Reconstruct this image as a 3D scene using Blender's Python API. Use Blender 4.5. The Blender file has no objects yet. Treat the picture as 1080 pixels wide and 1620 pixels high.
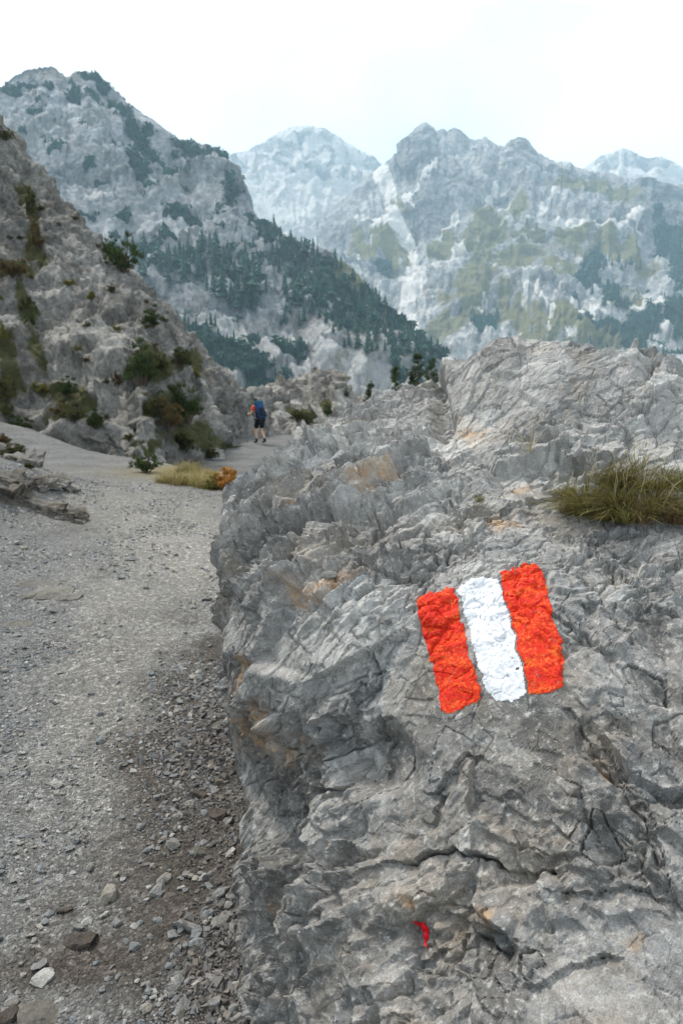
import bpy, bmesh, math, random
import numpy as np
from mathutils import Vector, Matrix

rng = np.random.default_rng(7)
random.seed(7)
sc = bpy.context.scene
COL = sc.collection

# ------------------------------------------------------------------ camera
FPX = 1170.0                                  # focal length in photo pixels (26 mm on a 36 mm tall frame)
CAM = np.array([0.0, 0.0, 1.5])
PITCH = math.atan(210.0 / FPX)
cd = bpy.data.cameras.new('camera')
cam = bpy.data.objects.new('camera', cd)
COL.objects.link(cam)
cam.location = CAM
cam.rotation_euler = (math.pi / 2 - PITCH, 0, 0)
cd.sensor_fit = 'VERTICAL'
cd.sensor_height = 36.0
cd.sensor_width = 24.0
cd.lens = 26.0
cd.clip_start = 0.05
cd.clip_end = 30000
cd.dof.use_dof = True
cd.dof.focus_distance = 1.65
cd.dof.aperture_fstop = 8.0
sc.camera = cam

# ------------------------------------------------------------------ sky, sun, exposure
SUN_EL, SUN_AZ = math.radians(54), math.radians(-48)   # high, veiled by cloud
w = bpy.data.worlds.new('World')
sc.world = w
w.use_nodes = True
nt = w.node_tree
nt.nodes.clear()
out = nt.nodes.new('ShaderNodeOutputWorld')
bg = nt.nodes.new('ShaderNodeBackground')
bg.inputs['Strength'].default_value = 0.1
sky = nt.nodes.new('ShaderNodeTexSky')
sky.sky_type = 'NISHITA'
sky.sun_disc = False
sky.sun_elevation = SUN_EL
sky.sun_rotation = SUN_AZ
tc = nt.nodes.new('ShaderNodeTexCoord')
nz = nt.nodes.new('ShaderNodeTexNoise')
nz.inputs['Scale'].default_value = 2.3
nz.inputs['Detail'].default_value = 5
nz.inputs['Roughness'].default_value = 0.5
mr = nt.nodes.new('ShaderNodeMapRange')
mr.inputs['From Min'].default_value = 0.34
mr.inputs['From Max'].default_value = 0.55
mr.inputs['To Min'].default_value = 0.12
mr.inputs['To Max'].default_value = 1.0
mx = nt.nodes.new('ShaderNodeMix')
mx.data_type = 'RGBA'
mx.inputs['B'].default_value = (4.7, 4.66, 4.58, 1)    # cloud deck
nt.links.new(tc.outputs['Generated'], nz.inputs['Vector'])
nt.links.new(nz.outputs['Fac'], mr.inputs['Value'])
nt.links.new(mr.outputs['Result'], mx.inputs['Factor'])
nt.links.new(sky.outputs['Color'], mx.inputs['A'])
nt.links.new(mx.outputs['Result'], bg.inputs['Color'])
nt.links.new(bg.outputs['Background'], out.inputs['Surface'])

sl = bpy.data.lights.new('sun', 'SUN')
sl.energy = 1.5
sl.angle = math.radians(10)
sl.color = (1.0, 0.96, 0.90)
so = bpy.data.objects.new('sun', sl)
COL.objects.link(so)
# direction towards the sun: from the left, beyond the hillside
sd = Vector((math.cos(SUN_EL) * math.sin(SUN_AZ), math.cos(SUN_EL) * math.cos(SUN_AZ), math.sin(SUN_EL)))
so.rotation_euler = sd.to_track_quat('Z', 'Y').to_euler()

vs = sc.view_settings
vs.view_transform = 'Standard'
vs.look = 'None'
vs.exposure = 1.72
vs.gamma = 1.0
vs.use_curve_mapping = False
sc.cycles.use_denoising = True
sc.cycles.max_bounces = 6
sc.cycles.diffuse_bounces = 3
sc.cycles.transparent_max_bounces = 8
sc.cycles.volume_bounces = 1
sc.cycles.use_adaptive_sampling = True
sc.cycles.adaptive_threshold = 0.02

# ------------------------------------------------------------------ projection helpers
FW = np.array([0, math.cos(PITCH), -math.sin(PITCH)])
UP = np.array([0, math.sin(PITCH), math.cos(PITCH)])
RT = np.array([1.0, 0, 0])


def ray(px, py):
    px = np.asarray(px, float); py = np.asarray(py, float)
    return FW + ((px - 540) / FPX)[..., None] * RT + ((810 - py) / FPX)[..., None] * UP


def at(px, py, Y):
    d = ray(px, py)
    return CAM + d * (np.asarray(Y, float) / d[..., 1])[..., None]


def proj(P):
    q = P - CAM
    zf = np.maximum(q @ FW, 1e-3)
    return 540 + FPX * q[..., 0] / zf, 810 - FPX * (q @ UP) / zf, q @ FW


# ------------------------------------------------------------------ noise
def h32(ix, iy, iz, seed):
    with np.errstate(over='ignore'):
        n = (ix.astype(np.uint32) * np.uint32(374761393) + iy.astype(np.uint32) * np.uint32(668265263)
             + iz.astype(np.uint32) * np.uint32(2246822519) + np.uint32((seed * 3266489917 + 12345) & 0xffffffff))
        n = (n ^ (n >> np.uint32(13))) * np.uint32(1274126177)
        n = (n ^ (n >> np.uint32(15))) * np.uint32(2654435761)
        return n ^ (n >> np.uint32(16))


def r01(h, k):
    with np.errstate(over='ignore'):
        n = (h + np.uint32(k * 7919 + 1)) * np.uint32(2246822519)
        n = (n ^ (n >> np.uint32(15))) * np.uint32(3266489917)
        n = n ^ (n >> np.uint32(16))
    return (n & np.uint32(0xffffff)).astype(np.float32) / np.float32(0x1000000)


def perlin(P, seed=0):
    P = np.asarray(P, np.float32)
    i = np.floor(P).astype(np.int32)
    f = P - i
    u = f * f * f * (f * (f * 6 - 15) + 10)
    res = np.zeros(len(P), np.float32)
    for dx in (0, 1):
        wx = u[:, 0] if dx else 1 - u[:, 0]
        for dy in (0, 1):
            wy = u[:, 1] if dy else 1 - u[:, 1]
            for dz in (0, 1):
                wz = u[:, 2] if dz else 1 - u[:, 2]
                h = h32(i[:, 0] + dx, i[:, 1] + dy, i[:, 2] + dz, seed)
                g = (((h & np.uint32(1023)).astype(np.float32) / 511.5 - 1) * (f[:, 0] - dx)
                     + (((h >> np.uint32(10)) & np.uint32(1023)).astype(np.float32) / 511.5 - 1) * (f[:, 1] - dy)
                     + (((h >> np.uint32(20)) & np.uint32(1023)).astype(np.float32) / 511.5 - 1) * (f[:, 2] - dz))
                res += wx * wy * wz * g
    return res * 1.5


def fbm(P, octv=4, seed=0, gain=0.5, lac=2.03):
    a, s, r = 1.0, 1.0, 0
    for o in range(octv):
        r = r + a * perlin(P * s, seed + o * 17)
        a *= gain; s *= lac
    return r


def ridged(P, octv=4, seed=0, gain=0.5, lac=2.07):
    a, s, r = 1.0, 1.0, 0
    for o in range(octv):
        r = r + a * (1 - 2.2 * np.abs(perlin(P * s, seed + o * 31)))
        a *= gain; s *= lac
    return r


def worley(P, seed=0):
    P = np.asarray(P, np.float32)
    i = np.floor(P).astype(np.int32)
    f = P - i
    n = len(P)
    f1 = np.full(n, 9.0, np.float32); f2 = np.full(n, 9.0, np.float32)
    idh = np.zeros(n, np.uint32); rel = np.zeros((n, 3), np.float32)
    for dx in (-1, 0, 1):
        for dy in (-1, 0, 1):
            for dz in (-1, 0, 1):
                h = h32(i[:, 0] + dx, i[:, 1] + dy, i[:, 2] + dz, seed)
                vx = f[:, 0] - dx - ((h & np.uint32(1023)).astype(np.float32) / 1023)
                vy = f[:, 1] - dy - (((h >> np.uint32(10)) & np.uint32(1023)).astype(np.float32) / 1023)
                vz = f[:, 2] - dz - (((h >> np.uint32(20)) & np.uint32(1023)).astype(np.float32) / 1023)
                d = vx * vx + vy * vy + vz * vz
                nearer = d < f1
                f2 = np.where(nearer, f1, np.minimum(f2, d))
                f1 = np.where(nearer, d, f1)
                idh = np.where(nearer, h, idh)
                rel[nearer, 0] = vx[nearer]; rel[nearer, 1] = vy[nearer]; rel[nearer, 2] = vz[nearer]
    return np.sqrt(f1), np.sqrt(f2), idh, rel


def facets(P, seed=0, tilt=1.0):
    f1, f2, idh, rel = worley(P, seed)
    t = np.stack([r01(idh, 1), r01(idh, 2), r01(idh, 3)], 1) * 2 - 1
    return (r01(idh, 4) - 0.5) + tilt * (t * rel).sum(1), f2 - f1, idh


def planes(P, seed=0, tilt=1.0, width=0.2):
    """broken faces: a tilted plane per cell, joined to its neighbour by a short ramp"""
    P = np.asarray(P, np.float32)
    i = np.floor(P).astype(np.int32)
    f = P - i
    n = len(P)
    f1 = np.full(n, 9.0, np.float32); f2 = np.full(n, 9.0, np.float32)
    v1 = np.zeros(n, np.float32); v2 = np.zeros(n, np.float32); idh = np.zeros(n, np.uint32)
    for dx in (-1, 0, 1):
        for dy in (-1, 0, 1):
            for dz in (-1, 0, 1):
                h = h32(i[:, 0] + dx, i[:, 1] + dy, i[:, 2] + dz, seed)
                vx = f[:, 0] - dx - ((h & np.uint32(1023)).astype(np.float32) / 1023)
                vy = f[:, 1] - dy - (((h >> np.uint32(10)) & np.uint32(1023)).astype(np.float32) / 1023)
                vz = f[:, 2] - dz - (((h >> np.uint32(20)) & np.uint32(1023)).astype(np.float32) / 1023)
                d = np.sqrt(vx * vx + vy * vy + vz * vz)
                val = r01(h, 4) - 0.5 + tilt * ((r01(h, 1) * 2 - 1) * vx + (r01(h, 2) * 2 - 1) * vy)
                a = d < f1
                b = ~a & (d < f2)
                f2 = np.where(a, f1, np.where(b, d, f2)); v2 = np.where(a, v1, np.where(b, val, v2))
                f1 = np.where(a, d, f1); v1 = np.where(a, val, v1); idh = np.where(a, h, idh)
    g = f2 - f1
    k = 0.5 + 0.5 * np.clip(g / width, 0, 1)
    return v1 * k + v2 * (1 - k), g, idh


def chips(P, seed=0, tilt=1.0, fall=0.9):
    """angular blocks: the upper envelope of two-plane wedges round scattered points"""
    P = np.asarray(P, np.float32)
    i = np.floor(P).astype(np.int32)
    f = P - i
    n = len(P)
    best = np.full(n, -9.0, np.float32); idh = np.zeros(n, np.uint32); sec = np.full(n, -9.0, np.float32)
    for dx in (-1, 0, 1):
        for dy in (-1, 0, 1):
            for dz in (-1, 0, 1):
                h = h32(i[:, 0] + dx, i[:, 1] + dy, i[:, 2] + dz, seed)
                vx = f[:, 0] - dx - ((h & np.uint32(1023)).astype(np.float32) / 1023)
                vy = f[:, 1] - dy - (((h >> np.uint32(10)) & np.uint32(1023)).astype(np.float32) / 1023)
                vz = f[:, 2] - dz - (((h >> np.uint32(20)) & np.uint32(1023)).astype(np.float32) / 1023)
                a1 = (r01(h, 1) * 2 - 1) * vx + (r01(h, 2) * 2 - 1) * vy
                a2 = (r01(h, 3) * 2 - 1) * vx * 2.2 + (r01(h, 5) * 2 - 1) * vy * 2.2 + (r01(h, 6) - 0.2) * 0.6
                d = vx * vx + vy * vy + vz * vz
                val = r01(h, 4) * 0.7 + tilt * np.minimum(a1, a2) - fall * d
                m = val > best
                sec = np.where(m, best, np.maximum(sec, val))
                best = np.where(m, val, best); idh = np.where(m, h, idh)
    return best - 0.2, best - sec, idh


def S(x):
    x = np.clip(x, 0, 1)
    return x * x * (3 - 2 * x)


def blob(px, py, cx, cy, rx, ry, ang=0, soft=0.5):
    a = math.radians(ang); dx = px - cx; dy = py - cy
    u = (dx * math.cos(a) + dy * math.sin(a)) / rx
    v = (-dx * math.sin(a) + dy * math.cos(a)) / ry
    return S((1 + soft - np.sqrt(u * u + v * v)) / (2 * soft))


def seg_dist(px, py, pts):
    """distance to a polyline"""
    best = np.full(px.shape, 1e9)
    for (x0, y0), (x1, y1) in zip(pts[:-1], pts[1:]):
        dx, dy = x1 - x0, y1 - y0
        t = np.clip(((px - x0) * dx + (py - y0) * dy) / (dx * dx + dy * dy + 1e-9), 0, 1)
        best = np.minimum(best, np.hypot(px - x0 - t * dx, py - y0 - t * dy))
    return best


def inside(px, py, poly):
    r = np.zeros(px.shape, bool)
    n = len(poly)
    for k in range(n):
        x0, y0 = poly[k]; x1, y1 = poly[(k + 1) % n]
        c = (y0 > py) != (y1 > py)
        r ^= c & (px < (x1 - x0) * (py - y0) / (y1 - y0 + 1e-12) + x0)
    return r


def poly_sd(px, py, poly):
    d = seg_dist(px, py, list(poly) + [poly[0]])
    return np.where(inside(px, py, poly), d, -d)


# ------------------------------------------------------------------ mesh helpers
def mesh_np(name, V, F, mat=None, smooth=True, attrs=None, cattrs=None):
    """V (n,3); F (m,3|4) int array"""
    me = bpy.data.meshes.new(name)
    V = np.asarray(V, np.float32); F = np.asarray(F, np.int32)
    k = F.shape[1]
    me.vertices.add(len(V)); me.vertices.foreach_set('co', V.ravel())
    me.loops.add(F.size); me.loops.foreach_set('vertex_index', F.ravel())
    me.polygons.add(len(F))
    me.polygons.foreach_set('loop_start', np.arange(0, F.size, k, dtype=np.int32))
    me.polygons.foreach_set('use_smooth', np.full(len(F), smooth))
    me.update(calc_edges=True)
    for kname, a in (attrs or {}).items():
        at_ = me.attributes.new(kname, 'FLOAT', 'POINT'); at_.data.foreach_set('value', np.asarray(a, np.float32))
    for kname, a in (cattrs or {}).items():
        at_ = me.color_attributes.new(kname, 'FLOAT_COLOR', 'POINT')
        a = np.asarray(a, np.float32)
        if a.shape[1] == 3: a = np.concatenate([a, np.ones((len(a), 1), np.float32)], 1)
        at_.data.foreach_set('color', a.ravel())
    if mat: me.materials.append(mat)
    return me


def grid_faces(nr, nc):
    i = np.arange(nr * nc).reshape(nr, nc)
    return np.stack([i[:-1, :-1], i[:-1, 1:], i[1:, 1:], i[1:, :-1]], -1).reshape(-1, 4)


def link(name, data, parent=None, loc=None, label=None, cat=None, group=None, kind=None):
    o = bpy.data.objects.new(name, data)
    COL.objects.link(o)
    if parent: o.parent = parent
    if loc is not None: o.location = loc
    if label: o['label'] = label
    if cat: o['category'] = cat
    if group: o['group'] = group
    if kind: o['kind'] = kind
    return o


def grid_normals(P):
    du = np.gradient(P, axis=1); dv = np.gradient(P, axis=0)
    n = np.cross(du, dv)
    return n / (np.linalg.norm(n, axis=-1, keepdims=True) + 1e-9)


# ------------------------------------------------------------------ material helpers
class M:
    def __init__(s, name, rough=0.9, spec=0.2):
        s.m = bpy.data.materials.new(name); s.m.use_nodes = True
        s.nt = s.m.node_tree
        s.b = s.nt.nodes['Principled BSDF']
        s.b.inputs['Roughness'].default_value = rough
        s.b.inputs['Specular IOR Level'].default_value = spec

    def n(s, t): return s.nt.nodes.new(t)

    def put(s, sock, v):
        if isinstance(v, bpy.types.NodeSocket): s.nt.links.new(v, sock)
        elif isinstance(v, tuple) and len(v) == 3 and sock.type == 'RGBA': sock.default_value = (*v, 1)
        else: sock.default_value = v

    def pos(s): return s.n('ShaderNodeNewGeometry').outputs['Position']

    def obj(s): return s.n('ShaderNodeTexCoord').outputs['Object']

    def attr(s, name, out='Fac'):
        a = s.n('ShaderNodeAttribute'); a.attribute_name = name; return a.outputs[out]

    def rnd(s): return s.n('ShaderNodeObjectInfo').outputs['Random']

    def map(s, vec, scale=(1, 1, 1), rot=(0, 0, 0)):
        m = s.n('ShaderNodeMapping'); s.put(m.inputs['Vector'], vec)
        m.inputs['Scale'].default_value = scale; m.inputs['Rotation'].default_value = rot
        return m.outputs[0]

    def noise(s, vec, scale, detail=4, rough=0.55, dist=0.0, col=False):
        x = s.n('ShaderNodeTexNoise'); s.put(x.inputs['Vector'], vec)
        x.inputs['Scale'].default_value = scale; x.inputs['Detail'].default_value = detail
        x.inputs['Roughness'].default_value = rough; x.inputs['Distortion'].default_value = dist
        return x.outputs['Color' if col else 'Fac']

    def vor(s, vec, scale, out='Distance', feature='F1'):
        x = s.n('ShaderNodeTexVoronoi'); x.feature = feature; s.put(x.inputs['Vector'], vec)
        x.inputs['Scale'].default_value = scale
        return x.outputs[out]

    def ramp(s, fac, stops):
        x = s.n('ShaderNodeValToRGB'); s.put(x.inputs['Fac'], fac)
        e = x.color_ramp.elements
        while len(e) < len(stops): e.new(0.5)
        for k, (p, c) in enumerate(stops):
            e[k].position = p
            e[k].color = (*c, 1) if isinstance(c, tuple) else (c, c, c, 1)
        return x.outputs['Color']

    def mix(s, fac, a, b, blend='MIX'):
        x = s.n('ShaderNodeMix'); x.data_type = 'RGBA'; x.blend_type = blend
        s.put(x.inputs['Factor'], fac); s.put(x.inputs['A'], a); s.put(x.inputs['B'], b)
        return x.outputs['Result']

    def math(s, op, a, b=0.0, c=0.0, clamp=False):
        x = s.n('ShaderNodeMath'); x.operation = op; x.use_clamp = clamp
        s.put(x.inputs[0], a); s.put(x.inputs[1], b); s.put(x.inputs[2], c)
        return x.outputs[0]

    def rng(s, v, a, b, c=0.0, d=1.0):
        x = s.n('ShaderNodeMapRange'); s.put(x.inputs['Value'], v)
        for k, q in zip(('From Min', 'From Max', 'To Min', 'To Max'), (a, b, c, d)): x.inputs[k].default_value = q
        return x.outputs['Result']

    def col(s, c): s.put(s.b.inputs['Base Color'], c); return s

    def bump(s, h, strength=0.5, dist=0.01, prev=None):
        x = s.n('ShaderNodeBump'); s.put(x.inputs['Height'], h)
        x.inputs['Strength'].default_value = strength; x.inputs['Distance'].default_value = dist
        if prev: s.put(x.inputs['Normal'], prev)
        s.nt.links.new(x.outputs[0], s.b.inputs['Normal'])
        return x.outputs[0]


def plain(name, c, rough=0.8, spec=0.3, var=0.12, scale=20):
    m = M(name, rough, spec)
    v = m.noise(m.obj(), scale, 3)
    m.col(m.mix(v, tuple(x * (1 - var) for x in c), tuple(min(1, x * (1 + var)) for x in c)))
    return m.m


def foliage(name, c1, c2, trans=0.25):
    m = M(name, 0.7, 0.2)
    r = m.attr('tint')
    o = m.rnd()
    c = m.mix(r, c1, c2)
    c = m.mix(m.math('MULTIPLY', o, 0.35), c, tuple(x * 0.6 for x in c1))
    m.col(c)
    tr = m.n('ShaderNodeBsdfTranslucent'); m.put(tr.inputs['Color'], c)
    ms = m.n('ShaderNodeMixShader'); ms.inputs[0].default_value = trans
    m.nt.links.new(m.b.outputs[0], ms.inputs[1]); m.nt.links.new(tr.outputs[0], ms.inputs[2])
    m.nt.links.new(ms.outputs[0], m.nt.nodes['Material Output'].inputs['Surface'])
    return m.m


# limestone of the painted boulder
def boulder_material():
    m = M('boulder_limestone', 0.82, 0.25)
    p = m.pos()
    big = m.noise(p, 4.5, 6, 0.6, 0.6)
    c = m.ramp(big, [(0.28, (0.125, 0.119, 0.111)), (0.5, (0.195, 0.186, 0.173)), (0.72, (0.295, 0.281, 0.262))])
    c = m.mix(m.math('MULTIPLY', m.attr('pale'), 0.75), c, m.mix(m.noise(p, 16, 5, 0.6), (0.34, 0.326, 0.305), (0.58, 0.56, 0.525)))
    blue = m.noise(p, 7.0, 4, 0.55)
    c = m.mix(m.rng(blue, 0.52, 0.66, 0, 0.4), c, (0.205, 0.218, 0.222))
    t = m.attr('tint')
    c = m.mix(1.0, c, m.ramp(t, [(0.0, 0.45), (0.5, 0.92), (1.0, 1.55)]), 'MULTIPLY')
    c = m.mix(m.rng(m.noise(p, 3.6, 5, 0.62, 0.5), 0.54, 0.66, 0, 0.55), c, (0.265, 0.222, 0.17))
    c = m.mix(m.rng(m.noise(p, 6.5, 6, 0.66, 0.4), 0.57, 0.68, 0, 0.6), c, (0.105, 0.098, 0.088))
    c = m.mix(m.rng(m.noise(p, 9.0, 6, 0.66, 0.8), 0.60, 0.68, 0, 0.6), c, (0.50, 0.485, 0.455))
    sp = m.noise(p, 75, 5, 0.72)
    c = m.mix(m.rng(sp, 0.54, 0.68, 0, 0.75), c, (0.52, 0.50, 0.465))
    dk = m.noise(p, 38, 5, 0.68)
    c = m.mix(m.rng(dk, 0.55, 0.75, 0, 0.7), c, (0.085, 0.078, 0.068))
    fine = m.noise(p, 330, 3, 0.6)
    c = m.mix(0.6, c, m.ramp(fine, [(0.3, 0.55), (0.7, 1.4)]), 'MULTIPLY')
    # calcite hairlines
    vn = m.noise(m.map(p, (1, 1, 1)), 11, 3, 0.5, 1.2)
    line = m.math('ABSOLUTE', m.math('SUBTRACT', vn, 0.5))
    c = m.mix(m.rng(line, 0.0, 0.006, 0.35, 0.0), c, (0.55, 0.53, 0.50))
    tan = m.attr('tan')
    c = m.mix(m.math('MULTIPLY', tan, m.rng(m.noise(p, 30, 4), 0.35, 0.6, 0.25, 1.0)), c, (0.43, 0.28, 0.155))
    m.col(c)
    h = m.math('ADD', m.math('MULTIPLY', m.noise(p, 95, 6, 0.7), 1.0), m.math('MULTIPLY', m.vor(m.map(p, (1, 1.0, 1)), 120, 'Distance'), 0.3))
    b1 = m.bump(h, 0.5, 0.005)
    m.bump(m.noise(p, 380, 3, 0.6), 0.45, 0.0025, b1)
    return m.m


# rock of slopes and mountains; zone attribute: R grass, G scree, B scrub
def slope_material(name, scale, dark, mid, light, grass, scree, scrub, bump=0.5, bdist=0.1, warm=(0.30, 0.26, 0.20)):
    m = M(name, 0.93, 0.1)
    p = m.pos()
    big = m.noise(p, 0.22 * scale, 7, 0.62, 0.5)
    c = m.ramp(big, [(0.30, dark), (0.5, mid), (0.70, light)])
    c = m.mix(m.rng(m.noise(p, 0.5 * scale, 5, 0.6), 0.52, 0.68, 0, 0.6), c, warm)
    t = m.attr('tint')
    c = m.mix(1.0, c, m.ramp(t, [(0.0, 0.62), (0.5, 0.97), (1.0, 1.30)]), 'MULTIPLY')
    st_ = m.noise(m.map(p, (1, 1, 0.38)), 2.6 * scale, 6, 0.66)
    c = m.mix(0.5, c, m.ramp(st_, [(0.32, 0.6), (0.68, 1.38)]), 'MULTIPLY')
    sp = m.noise(p, 5.0 * scale, 4, 0.68)
    c = m.mix(0.75, c, m.ramp(sp, [(0.32, 0.52), (0.68, 1.42)]), 'MULTIPLY')
    z = m.n('ShaderNodeSeparateColor'); m.put(z.inputs[0], m.attr('zone', 'Color'))
    edge = m.math('ADD', m.math('MULTIPLY', m.noise(m.map(p, (1, 1, 0.65)), 2.2 * scale, 6, 0.68), 0.6), m.math('MULTIPLY', m.noise(m.map(p, (1, 1, 0.65)), 9 * scale, 5, 0.7), 0.4))
    def soft(v): return m.rng(m.math('ADD', v, m.math('MULTIPLY', m.math('SUBTRACT', edge, 0.5), 1.3)), 0.38, 0.62)
    g2 = m.mix(m.noise(p, 2.5 * scale, 4, 0.6), tuple(x * 0.7 for x in grass), tuple(x * 1.25 for x in grass))
    s2 = m.mix(m.noise(p, 6 * scale, 4, 0.6), tuple(x * 0.85 for x in scree), tuple(min(1, x * 1.15) for x in scree))
    k2 = m.mix(m.noise(p, 6 * scale, 4, 0.6), tuple(x * 0.6 for x in scrub), tuple(x * 1.4 for x in scrub))
    c = m.mix(soft(z.outputs[1]), c, s2)
    c = m.mix(soft(z.outputs[0]), c, g2)
    c = m.mix(soft(z.outputs[2]), c, k2)
    m.col(c)
    m.bump(m.math('ADD', m.noise(m.map(p, (1, 1, 0.6)), 3.6 * scale, 7, 0.72), m.math('MULTIPLY', m.vor(p, 5 * scale), 0.3)), bump, bdist * 0.7)
    return m.m


def stone_material():
    m = M('loose_limestone', 0.85, 0.25)
    p = m.obj(); r = m.rnd()
    c = m.ramp(r, [(0.0, (0.17, 0.165, 0.155)), (0.35, (0.245, 0.245, 0.24)), (0.6, (0.20, 0.21, 0.212)), (0.8, (0.29, 0.26, 0.215)), (1.0, (0.42, 0.41, 0.385))])
    c = m.mix(0.85, c, m.ramp(m.noise(p, 2.2, 6, 0.7), [(0.3, 0.6), (0.7, 1.4)]), 'MULTIPLY')
    m.col(c)
    m.bump(m.noise(p, 7, 6, 0.7), 0.5, 0.06)
    return m.m


def gravel_material():
    m = M('gravel', 0.9, 0.2)
    c = m.attr('tint', 'Color')
    c = m.mix(0.6, c, m.ramp(m.noise(m.pos(), 220, 3, 0.6), [(0.3, 0.65), (0.7, 1.3)]), 'MULTIPLY')
    m.col(c)
    return m.m


def ground_material():
    m = M('trail_gravel_ground', 0.95, 0.15)
    p = m.pos()
    z = m.n('ShaderNodeSeparateColor'); m.put(z.inputs[0], m.attr('zone', 'Color'))   # R brown soil, G pale dust, B grass
    c = m.ramp(m.noise(p, 1.3, 6, 0.6), [(0.3, (0.115, 0.113, 0.108)), (0.7, (0.195, 0.191, 0.182))])
    c = m.mix(z.outputs[1], c, (0.28, 0.262, 0.225))
    c = m.mix(z.outputs[0], c, (0.068, 0.057, 0.047))
    for s_, a in ((48, 0.5), (140, 0.7)):
        v = m.vor(p, s_, 'Color')
        sep = m.n('ShaderNodeSeparateColor'); m.put(sep.inputs[0], v)
        c = m.mix(a, c, m.ramp(sep.outputs[0], [(0.0, 0.45), (0.6, 0.9), (0.85, 1.3), (1.0, 2.2)]), 'MULTIPLY')
    c = m.mix(z.outputs[2], c, m.mix(m.noise(p, 12, 4), (0.13, 0.115, 0.05), (0.25, 0.20, 0.09)))
    m.col(c)
    b1 = m.bump(m.math('MULTIPLY', m.vor(p, 55), -1.0), 0.5, 0.014)
    b1 = m.bump(m.math('MULTIPLY', m.vor(p, 150), -1.0), 0.7, 0.008, b1)
    m.bump(m.noise(p, 9, 5, 0.65), 0.5, 0.05, b1)
    return m.m


MAT_BOULDER = boulder_material()
MAT_STONE = stone_material()
MAT_GRAVEL = gravel_material()
MAT_GROUND = ground_material()
MAT_HILL = slope_material('hillside_rock', 1.6, (0.105, 0.097, 0.085), (0.215, 0.203, 0.182), (0.37, 0.353, 0.322), (0.085, 0.082, 0.036), (0.38, 0.36, 0.32), (0.05, 0.055, 0.02), 0.8, 0.25, (0.225, 0.20, 0.165))
MAT_LEFT = slope_material('cliff_rock', 0.045, (0.17, 0.18, 0.19), (0.39, 0.40, 0.41), (0.62, 0.625, 0.625), (0.22, 0.215, 0.125), (0.60, 0.585, 0.56), (0.014, 0.052, 0.045), 1.0, 12, (0.30, 0.27, 0.23))
MAT_RIGHT = slope_material('mountain_rock', 0.025, (0.19, 0.20, 0.205), (0.39, 0.395, 0.395), (0.62, 0.615, 0.60), (0.235, 0.22, 0.115), (0.86, 0.83, 0.78), (0.014, 0.05, 0.05), 1.0, 20, (0.34, 0.31, 0.26))
MAT_FAR = slope_material('far_mountain_rock', 0.016, (0.22, 0.23, 0.24), (0.40, 0.40, 0.39), (0.58, 0.57, 0.54), (0.22, 0.21, 0.13), (0.72, 0.70, 0.66), (0.04, 0.08, 0.06), 1.0, 30, (0.42, 0.40, 0.36))

# ------------------------------------------------------------------ ground
def ground_z(x, y):
    x = np.asarray(x, float); y = np.asarray(y, float)
    P = np.stack([x, y, 0 * x], -1).reshape(-1, 3)
    r = np.hypot(x, y)
    fine = np.clip(1.6 - r / 60, 0, 1)
    z = (0.045 * fbm(P * 0.7, 3, 5) + 0.012 * fbm(P * 4.0, 3, 9)).reshape(x.shape) * fine
    # plateau edge, lower trail beyond it
    ye = 10.7 + np.maximum(0, -(x + 1.0)) * 1.15
    z = z - 1.0 * S((y - ye) / 3.0)
    # stony bank on the left
    z = z + 0.62 * np.exp(-(((x + 5.0) / 1.35) ** 2 + ((y - 9.0) / 1.9) ** 2)) + 0.25 * np.exp(-(((x + 3.7) / 0.8) ** 2 + ((y - 8.2) / 0.7) ** 2))
    # scree running up to the foot of the hillside
    z = z + 0.35 * S((y - 14) / 7) * S((-x - 4.5) / 4)
    # gravel banked against the boulder
    z = z + 0.06 * np.exp(-((x + 0.35) / 0.25) ** 2) * S((4 - y) / 2)
    # into the valley
    z = z - 0.42 * np.maximum(0, y - 44) * (1 - S((y - 44) / 900)) - 0.5 * np.maximum(0, x - 5) * S((x - 5) / 10) * (1 - S((x - 5) / 400))
    z = np.maximum(z, -170)
    return z


ang = np.concatenate([np.linspace(-180, -42, 40, endpoint=False), np.linspace(-42, 32, 360, endpoint=False), np.linspace(32, 180, 40)])
rad = np.concatenate([np.geomspace(0.25, 1.0, 14, endpoint=False), np.geomspace(1.0, 40, 270, endpoint=False), np.geomspace(40, 4000, 60)])
A, R = np.meshgrid(np.radians(ang), rad)
gx, gy = R * np.sin(A), R * np.cos(A)
gz = ground_z(gx, gy)
GV = np.stack([gx, gy, gz], -1).reshape(-1, 3)
gpx, gpy, gd = proj(GV)
front = GV[:, 1] > 0.5
brown = np.zeros(len(GV))
en = fbm(GV * 3.0, 4, 21)
bl = [(240, 1210, 60, 90, 15), (300, 1120, 60, 60, 0), (290, 1380, 110, 220, 10), (340, 1240, 60, 160, 0), (130, 1520, 150, 60, -20), (330, 1560, 110, 120, 0), (330, 1060, 50, 70, 0)]
for cx, cy, rx, ry, a in bl:
    brown = np.maximum(brown, blob(gpx + 30 * en, gpy + 50 * en, cx, cy, rx, ry, a, 0.8) * 0.9)
pale = np.maximum(np.maximum(blob(gpx, gpy + 20 * en, 290, 870, 130, 70, 25, 0.9), 0.6 * blob(gpx + 20 * en, gpy, 190, 1030, 90, 260, 12, 0.9)), blob(gpx, gpy, 200, 800, 220, 40, 5, 0.9) * 0.6) * 0.8
brown *= front; pale *= front
zone = np.stack([brown, pale, 0 * pale], 1)
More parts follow.
